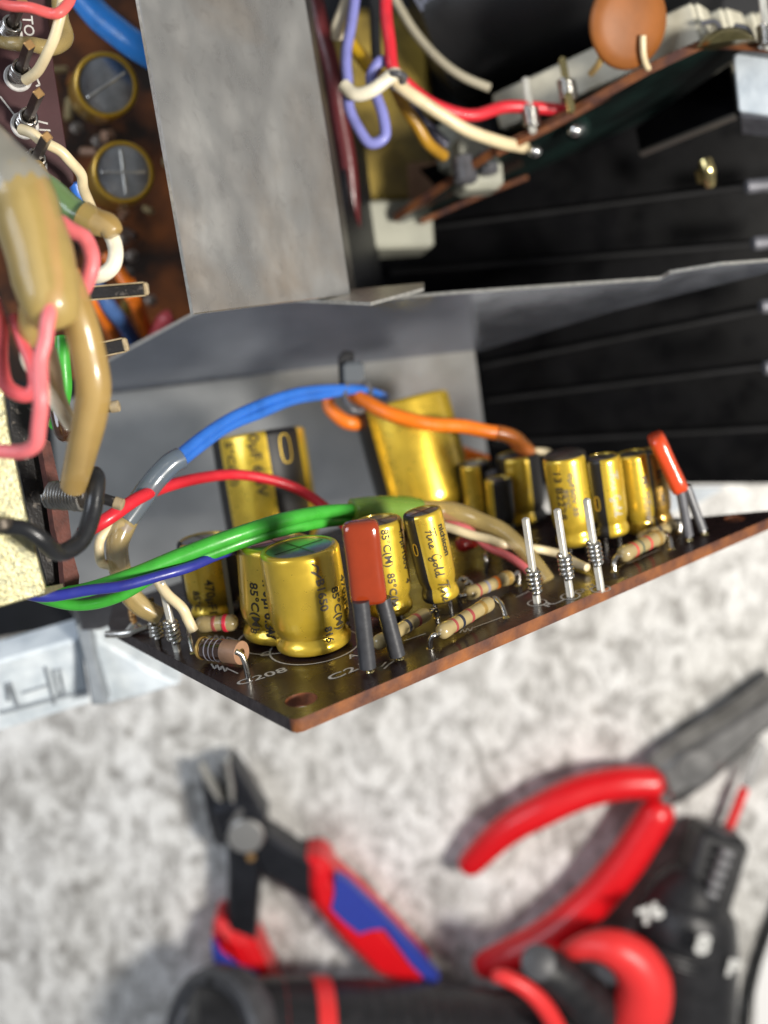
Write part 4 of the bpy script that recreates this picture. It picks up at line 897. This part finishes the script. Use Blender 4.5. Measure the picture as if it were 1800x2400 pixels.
wire('wire', [(250, 600, 17.3), (285, 650, 17.2), (310, 700, 17.2)], 16, W_OR, 'orange wire end by the flat tab')
TANT = mat('worn_tan', (.42, .33, .20), .45, .2, var=.3, vscale=12, bump=.3)
def tab(a, b, d, wd, label):
    p = P(*a, d); q = P(*b, d); W = frame(p, q - p); t = thing('flat_tab', p, label, 'terminal')
    box('blade', W, .10, wd, (q - p).length, WAX, t, .02); box('blade_tip', W @ Matrix.Translation((0, 0, (q - p).length - .02)), .12, wd * 1.12, .06, TANT, t, .02)
    box('blade_edge', W @ Matrix.Translation((-.0, -wd / 2 - .008, .0)), .11, .02, (q - p).length, TANT, t, .01); box('blade_edge', W @ Matrix.Translation((0, wd / 2 + .008, .0)), .11, .02, (q - p).length, TANT, t, .01)
tab((180, 690), (340, 677), 12.6, .13, 'flat dark tab with tan edges pointing right'); tab((225, 822), (292, 808), 12.8, .14, 'short dark tab at the corner of the shield')
def peg(a, b, d, rp, label):
    p = P(*a, d); q = P(*b, d); t = thing('terminal_peg', p, label, 'terminal'); r = rp * d / FPX
    tube('peg', [p, q], r, WAX, t, 12, 2); tube('peg_tip', [q - (q - p).normalized() * .04, q + (q - p).normalized() * .05], r * 1.15, TANT, t, 14, 2)
peg((215, 962), (268, 953), 12.6, 12, 'round cream tipped peg right of the amber branch'); peg((230, 1165), (277, 1180), 12.5, 13, 'dark peg with cream tip above the red wire end')
wb = thing('wrapped_post', P(165, 1160, 12.6), 'thick grey post wrapped in wire left of the black loop', 'terminal')
p = P(120, 1160, 12.75); q = P(214, 1166, 12.5); W = frame(p, q - p)
lathe('post', [(.13, 0), (.13, (q - p).length)], PINB, wb, W, 20)
V, F = helix(.145, .043, int((q - p).length / .043) - 1, .024); mesh('wire_wrap', V, F, mat('dull_tin', (.30, .29, .27), .4, .8, var=.3), wb, W)
wire('wire', [(-40, 1234, 11.2), (10, 1234, 11.2), (60, 1242, 11.25), (100, 1272, 11.35), (140, 1292, 11.6), (178, 1282, 11.8), (200, 1248, 11.9), (213, 1200, 12.0), (222, 1155, 12.05), (225, 1125, 12.1), (222, 1110, 12.2)], [17, 18, 19, 20, 21, 22, 22, 22, 22, 22, 20], W_BLACK, 'black wire bent in a U over the zinc bracket')
# wires of the terminal board
wire('wire', [(150, -30, 12.6), (142, 30, 12.6), (132, 80, 12.65), (112, 125, 12.8), (88, 163, 13.0), (60, 188, 13.2)], 12.5, W_CREAM, 'cream wire curving down to the second terminal pin')
wire('wire', [(-30, -2, 12.8), (20, 10, 12.6), (68, 18, 12.5), (115, 30, 12.5), (145, 28, 12.5), (165, 8, 12.6), (172, -30, 12.7)], 12.5, pvc('coral_pvc', (.78, .12, .11)), 'coral wire dipping across the top left corner')
wire('wire', [(50, 303, 13.2), (75, 312, 13.1), (100, 332, 13.1), (135, 354, 13.2), (165, 377, 13.3), (188, 408, 13.5), (200, 445, 13.7), (212, 492, 14.0), (225, 540, 14.5)], 12.5, W_CREAM, 'cream wire leading down from the third terminal pin')
wire('sleeve', [(0, 98, 13.3), (30, 102, 13.2), (75, 108, 13.2), (120, 112, 13.3), (148, 90, 13.5), (146, 40, 13.6), (138, -30, 13.7)], [14, 16, 17, 19, 20, 19, 19], T_CLEAR, 'amber tube lying across the terminal board and turning up', 'sleeve')
wire('sleeve', [(82, 392, 13.1), (95, 415, 13.0), (118, 445, 12.9)], [22, 24, 22], T_AMB, 'short amber tube below the lowest terminal pin', 'sleeve')
wire('wire', [(175, 430, 14.5), (186, 470, 14.6), (205, 540, 15)], 14, W_BLUE, 'blue wire glimpsed behind the corner of the terminal board')
wire('wire', [(165, -45, 16.2), (225, 28, 16.1), (280, 78, 16.0), (335, 118, 16.0), (420, 165, 16.2)], [34, 34, 34, 33, 32], W_SKY, 'thick bright blue cable passing behind the steel strap', 'cable')
# upper middle bundle
wire('wire', [(905, -40, 16.6), (906, 30, 16.6), (912, 100, 16.6), (925, 160, 16.6), (957, 196, 16.7), (1011, 236, 16.8), (1065, 262, 16.9), (1116, 268, 17.0), (1177, 255, 17.2), (1237, 247, 17.3), (1310, 256, 17.4), (1360, 262, 17.5)], 14.5, W_RED, 'red wire running down through the tie and right to the power board')
wire('wire', [(925, 192, 16.6), (955, 215, 16.6), (985, 237, 16.65), (1041, 277, 16.8), (1101, 308, 17.0), (1177, 335, 17.3), (1230, 345, 17.7)], 15, W_CREAM, 'cream wire lying below the red one')
wire('wire', [(806, 200, 16.5), (830, 220, 16.45), (872, 208, 16.4), (918, 180, 16.45), (930, 178, 16.6)], 16, W_WHITE, 'white wire bent left of the tie')
wire('wire', [(830, -40, 17.0), (806, 20, 17.0), (795, 60, 17.0), (792, 90, 17.1)], 15, W_WHITE, 'white wire coming down beside the steel strap')
wire('wire', [(836, -40, 16.8), (822, 50, 16.75), (812, 130, 16.7), (812, 200, 16.7), (822, 250, 16.7), (845, 305, 16.7), (872, 333, 16.7), (898, 318, 16.7), (899, 270, 16.7), (884, 220, 16.7), (868, 180, 16.7), (885, 150, 16.7), (905, 145, 16.8)], 13, W_LIL, 'lilac wire hanging in a long loop')
wire('wire', [(815, 95, 17.2), (840, 125, 17.1), (868, 160, 17.0), (900, 185, 17.0)], 17, W_YEL, 'bright yellow wire crossing behind the lilac loop')
wire('wire', [(925, 200, 17.3), (945, 245, 17.3), (972, 292, 17.4), (1005, 335, 17.6), (1040, 365, 18)], 14, W_AMB, 'amber wire slanting down from the tie')
wire('wire', [(960, 245, 17.8), (1000, 290, 17.9), (1045, 340, 18.1)], 13, pvc('dusk_pvc', (.05, .05, .09)), 'dark grey wire beside the amber one')
wire('wire', [(905, -40, 17.9), (966, 69, 17.9), (1026, 136, 17.8), (1086, 178, 17.7), (1147, 206, 17.7)], 10.5, W_GREY, 'grey cream wire arcing across the black can')
wire('wire', [(876, -40, 17.5), (878, 60, 17.5), (882, 140, 17.4)], 12, W_BLACK, 'black wire between the lilac loop and the red wire')
wire('wire', [(728, -40, 17.8), (755, 60, 17.8), (782, 170, 17.9), (800, 270, 18.1), (812, 380, 18.3), (822, 500, 18.6), (826, 660, 19)], 20, W_MAR, 'maroon cable hidden right of the steel strap')
wire('cable_tie', [(905, 180, 16.55), (925, 172, 16.3), (945, 182, 16.4), (940, 200, 16.55), (918, 205, 16.6)], 8, SLV2, 'dark cable tie round the red and cream wires', 'cable tie')
# ------------------------------------------------------------------ tools on the counter
def C(u, v, h): return counter_plane(h).at(u, v)
def cplate(name, h, uv, th, m, parent, bev=.06): return plate(name, counter_plane(h), uv, th, [m, m] if not isinstance(m, list) else m, parent, bev)
def ctube(name, uvh, rpx, m, parent, **k):
    pts = [C(*q) for q in uvh]; rp = rpx if isinstance(rpx, (list, tuple)) else [rpx] * len(pts)
    return tube(name, pts, [r * depth(p) / FPX for r, p in zip(rp, pts)], m, parent, **k)
nip = thing('side_cutters', C(575, 1958, 0), 'small black side cutters with red and blue grips, jaws open', 'cutters')
cplate('jaw', .95, [(468, 1806), (476, 1830), (492, 1850), (508, 1872), (530, 1892), (548, 1905), (520, 1992), (500, 1975), (487, 1930), (476, 1870)], .7, TOOLST, nip)
cplate('cutting_edge', 1.0, [(466, 1800), (476, 1802), (520, 1880), (508, 1876), (482, 1836)], .3, STEELE, nip, .02)
cplate('jaw', 1.05, [(536, 1784), (545, 1790), (575, 1835), (612, 1900), (622, 1912), (616, 1960), (560, 1915), (545, 1890), (546, 1850), (536, 1820)], .7, TOOLST, nip)
cplate('cutting_edge', 1.1, [(528, 1786), (536, 1784), (548, 1845), (548, 1884), (540, 1880), (534, 1830)], .3, STEELE, nip, .02)
cplate('head_plate', 1.12, [(494, 1900), (520, 1888), (560, 1880), (600, 1893), (620, 1920), (620, 1968), (596, 1990), (560, 2000), (528, 1985), (505, 1960), (494, 1925)], .9, TOOLST, nip, .10)
lathe('pivot_screw', [(.40, 0), (.40, .05), (.36, .09), (.02, .10)], mat('satin_steel', (.52, .51, .49), .4, .9), nip, frame(C(577, 1958, 1.12), Vector((0, 0, 1))), 32)
cplate('spring_tip', 1.16, [(534, 1935), (556, 1898), (566, 1896), (571, 1906), (560, 1925), (546, 1945)], .08, GREYST, nip, .02)
lathe('small_rivet', [(.10, 0), (.09, .05), (.02, .06)], COPPER, nip, frame(C(588, 2008, 1.05), Vector((0, 0, 1))), 16)
cplate('arm', .98, [(532, 1980), (600, 1975), (610, 2050), (604, 2120), (598, 2210), (560, 2205), (530, 2180), (534, 2080)], .75, TOOLST, nip, .08)
cplate('arm', 1.02, [(606, 1950), (628, 1958), (700, 2006), (738, 2026), (732, 2120), (690, 2100), (618, 2052), (594, 2010)], .75, TOOLST, nip, .08)
g = cplate('grip', 1.15, [(716, 2020), (748, 2016), (770, 2030), (784, 2060), (850, 2120), (930, 2200), (1010, 2290), (1000, 2340), (960, 2330), (880, 2295), (800, 2215), (730, 2130), (716, 2080)], 1.0, REDGRIP, nip, .22)
cplate('grip_inlay', 1.20, [(786, 2054), (812, 2066), (884, 2134), (974, 2228), (1030, 2294), (1014, 2312), (964, 2262), (928, 2212), (902, 2178), (872, 2180), (842, 2190), (806, 2162), (776, 2132), (784, 2096)], .3, BLUEGRIP, g, 0)
g = cplate('grip', 1.15, [(498, 2170), (512, 2164), (545, 2186), (590, 2204), (604, 2230), (640, 2310), (660, 2400), (560, 2420), (500, 2290), (494, 2200)], 1.0, REDGRIP, nip, .22)
cplate('grip_inlay', 1.19, [(496, 2206), (520, 2232), (560, 2262), (600, 2276), (630, 2330), (560, 2400), (506, 2300)], .3, BLUEGRIP, g, 0)
pl_ = thing('pliers', C(1560, 1860, 0), 'open pliers with long curved red dipped handles and dark steel jaws', 'pliers')
ctube('grip', [(1092, 2036, .55), (1105, 2022, .6), (1159, 1968, .75), (1210, 1930, .85), (1270, 1898, .9), (1330, 1868, .9), (1386, 1848, .9), (1460, 1835, .95), (1530, 1834, .95), (1546, 1834, .95)], [20, 31, 36, 38, 40, 41, 41, 40, 38, 32], REDGRIP, pl_)
ctube('grip', [(1553, 1884, .95), (1540, 1905, .95), (1500, 1968, .95), (1458, 2030, .95), (1386, 2112, .9), (1289, 2192, .85), (1200, 2238, .75), (1140, 2262, .6), (1122, 2270, .55)], [30, 42, 44, 45, 46, 45, 41, 34, 22], REDGRIP, pl_)
cplate('handle_shank', 1.1, [(1536, 1816), (1580, 1800), (1600, 1860), (1560, 1900), (1544, 1870)], .7, GREYST, pl_, .05)
cplate('jaw', 1.25, [(1545, 1808), (1603, 1763), (1660, 1728), (1714, 1696), (1850, 1600), (1880, 1640), (1760, 1740), (1690, 1800), (1620, 1850), (1575, 1880), (1560, 1850)], .8, GREYST, pl_, .10)
cplate('jaw', 1.0, [(1700, 1740), (1860, 1640), (1900, 1660), (1800, 1716), (1675, 1832), (1605, 1880), (1575, 1894), (1590, 1860)], .8, mat('dark_jaw_steel', (.12, .12, .12), .4, .7, var=.3), pl_, .08)
lathe('pivot', [(.42, 0), (.40, .04), (.02, .06)], GREYST, pl_, frame(C(1630, 1800, 1.25), Vector((0, 0, 1))), 28)
sd = thing('precision_screwdriver', C(1740, 1850, 0), 'thin tool with a red shaft and grey clear end beside the black driver nose', 'screwdriver')
ctube('shaft', [(1744, 1848, .5), (1728, 1890, .5), (1708, 1940, .5)], 12, REDPL, sd)
ctube('clear_end', [(1786, 1740, .5), (1768, 1785, .5), (1748, 1840, .5)], [14, 20, 13], tubing('clear_plastic', (.42, .42, .42), .5, .15), sd)
rd = thing('ratchet_driver', C(1100, 2420, 0), 'black ratchet driver with red rings and ribbed grip at the bottom edge', 'screwdriver')
hp = [(470, 2470, 3.0), (600, 2452, 2.75), (800, 2448, 2.4), (1000, 2446, 2.1), (1150, 2446, 1.9), (1240, 2440, 1.8)]
ctube('grip', hp, [148, 152, 146, 132, 122, 104], BLKPL, rd, sides=36)
ax = (C(*hp[0]) - C(*hp[1])).normalized(); fa = (ax + (CAMP - C(*hp[0])).normalized() * .75).normalized()
W = frame(C(492, 2462, 3.15), fa, cd(0, 1, 0))
lathe('end_collar', [(1.62, -.55), (1.68, -.25), (1.60, .02), (1.45, .10), (1.30, .06)], DARKG, rd, W, 48)
lathe('end_ring', [(1.12, .02), (1.10, .12), (.98, .15), (.95, .06)], PALEG, rd, W, 48)
lathe('end_disc', [(1.3, .03), (.97, .055), (.02, .06)], DARKG, rd, W, 40)
box('key_hole', W @ Matrix.Translation((1.33, .30, .05)), .17, .24, .04, mat('hole_black', (.002, .002, .002), .8), rd, .01)
def hring(t, wd, m, name='grip_ring', grow=1.03):
    pts = catmull([C(*q) for q in hp], [r_ * depth(C(*q)) / FPX for r_, q in zip([148, 152, 146, 132, 122, 104], hp)], 20)
    k = t * (len(pts) - 1); i = min(int(k), len(pts) - 2); f = k - i; p = pts[i][0] * (1 - f) + pts[i + 1][0] * f; r = (pts[i][1] * (1 - f) + pts[i + 1][1] * f) * grow
    d = (pts[i + 1][0] - pts[i][0]).normalized()
    return lathe(name, [(r * .96, -wd / 2), (r, -wd / 2 + .03), (r, wd / 2 - .03), (r * .96, wd / 2)], m, rd, frame(p, d), 48)
hring(.345, .42, REDPL, 'red_ring')
for k in range(13): hring(.44 + k * .036, .13, BLKPL, 'grip_rib', 1.012)
hring(.26, .06, REDPL, 'red_ring', 1.005)
ctube('neck', [(1150, 2446, 1.9), (1240, 2442, 1.85), (1330, 2436, 1.7), (1420, 2430, 1.6), (1520, 2430, 1.5)], [120, 116, 112, 112, 110], BLKPL, rd, sides=36)
ctube('red_collar', [(1158, 2288, 2.9), (1180, 2290, 3.0), (1226, 2312, 3.05), (1268, 2350, 3.05), (1300, 2400, 3.0), (1318, 2450, 2.9)], [14, 18, 20, 22, 23, 23], REDPL, rd)
ctube('thumb_block', [(1238, 2262, 2.55), (1270, 2268, 2.6), (1320, 2300, 2.5), (1380, 2350, 2.3), (1420, 2400, 2.2)], [40, 52, 58, 60, 60], BLKPL, rd, sides=28, n=5)
lathe('thumb_button', [(.36, 0), (.36, .10), (.30, .14), (.02, .15)], DARKG, rd, frame(C(1262, 2256, 3.05), cd(-.1, .4, 1)), 28)
cplate('silver_strip', 2.75, [(1320, 2290), (1340, 2285), (1330, 2330), (1306, 2372), (1292, 2366)], .2, PALEG, rd, .03)
ctube('red_arch', [(1322, 2236, 2.2), (1345, 2226, 2.3), (1390, 2216, 2.4), (1440, 2224, 2.5), (1484, 2252, 2.5), (1510, 2300, 2.5), (1506, 2360, 2.5), (1480, 2420, 2.4), (1460, 2460, 2.3)], [14, 24, 34, 46, 57, 64, 66, 62, 56], REDPL, rd, sides=24, n=6)
ctube('driver_body', [(1640, 2070, 1.1), (1628, 2085, 1.15), (1616, 2115, 1.2), (1608, 2160, 1.3), (1604, 2230, 1.35), (1600, 2310, 1.35), (1594, 2450, 1.35)], [62, 84, 104, 116, 122, 124, 126], BLKPL, rd, sides=40, n=8)
nd = C(1692, 1935, .9) - C(1640, 2110, 1.2)
box('nose', frame(C(1632, 2125, 1.15), nd, Vector((0, 0, 1))), 1.05, 1.12, nd.length * 1.05, BLKPL, rd, .14)
lathe('nose_mouth', [(.42, 0), (.42, .05), (.3, .07), (.02, .02)], DARKG, rd, frame(C(1632, 2125, 1.15) + nd * 1.04, nd), 24)
for k in range(5): ctube('nose_rib', [(1692 - k * 9, 1996 + k * 24, 1.76), (1714 - k * 9, 2004 + k * 24, 1.72)], 9, PALEG, rd, sides=8, n=2)
for k in range(3): hrb = ctube('body_ridge', [(1500 + k * 4, 2206 + k * 12, 2.1), (1560 + k * 3, 2236 + k * 12, 2.5), (1630, 2258 + k * 12, 2.56), (1700, 2262 + k * 12, 2.2)], 7, BLKPL, rd, sides=8, n=5)
def dmark(s, u, v, h, sz, ang):
    V, F = text_geo(s, sz, .03); o = C(u, v, h); dx = Matrix.Rotation(R(ang), 3, 'Z') @ Vector((1, 0, 0)); dy = Vector((0, 0, 1)).cross(dx)
    mesh('lettering', [o + dx * v_.x + dy * v_.y for v_ in V], F, WHITEM, rd, smooth=False)
dmark('76', 1508, 2168, 2.45, .50, 28); dmark('8', 1626, 2232, 2.75, .60, -10); dmark('F', 1700, 2284, 2.5, .52, -10)
tag(ctube('cord', [(1860, 2040, .2), (1806, 2170, .2), (1775, 2260, .2), (1755, 2340, .2), (1746, 2440, .2)], 9, W_BLACK, None), 'thin black cord curving down at the bottom right corner', 'cord')
tag(cplate('paper_sheet', .06, [(1810, 2190), (1786, 2260), (1770, 2330), (1768, 2460), (1960, 2460), (1960, 2100), (1840, 2120)], .03, mat('paper', (.80, .80, .80), .6), None, .0), 'white sheet under the cord in the bottom right corner', 'paper')
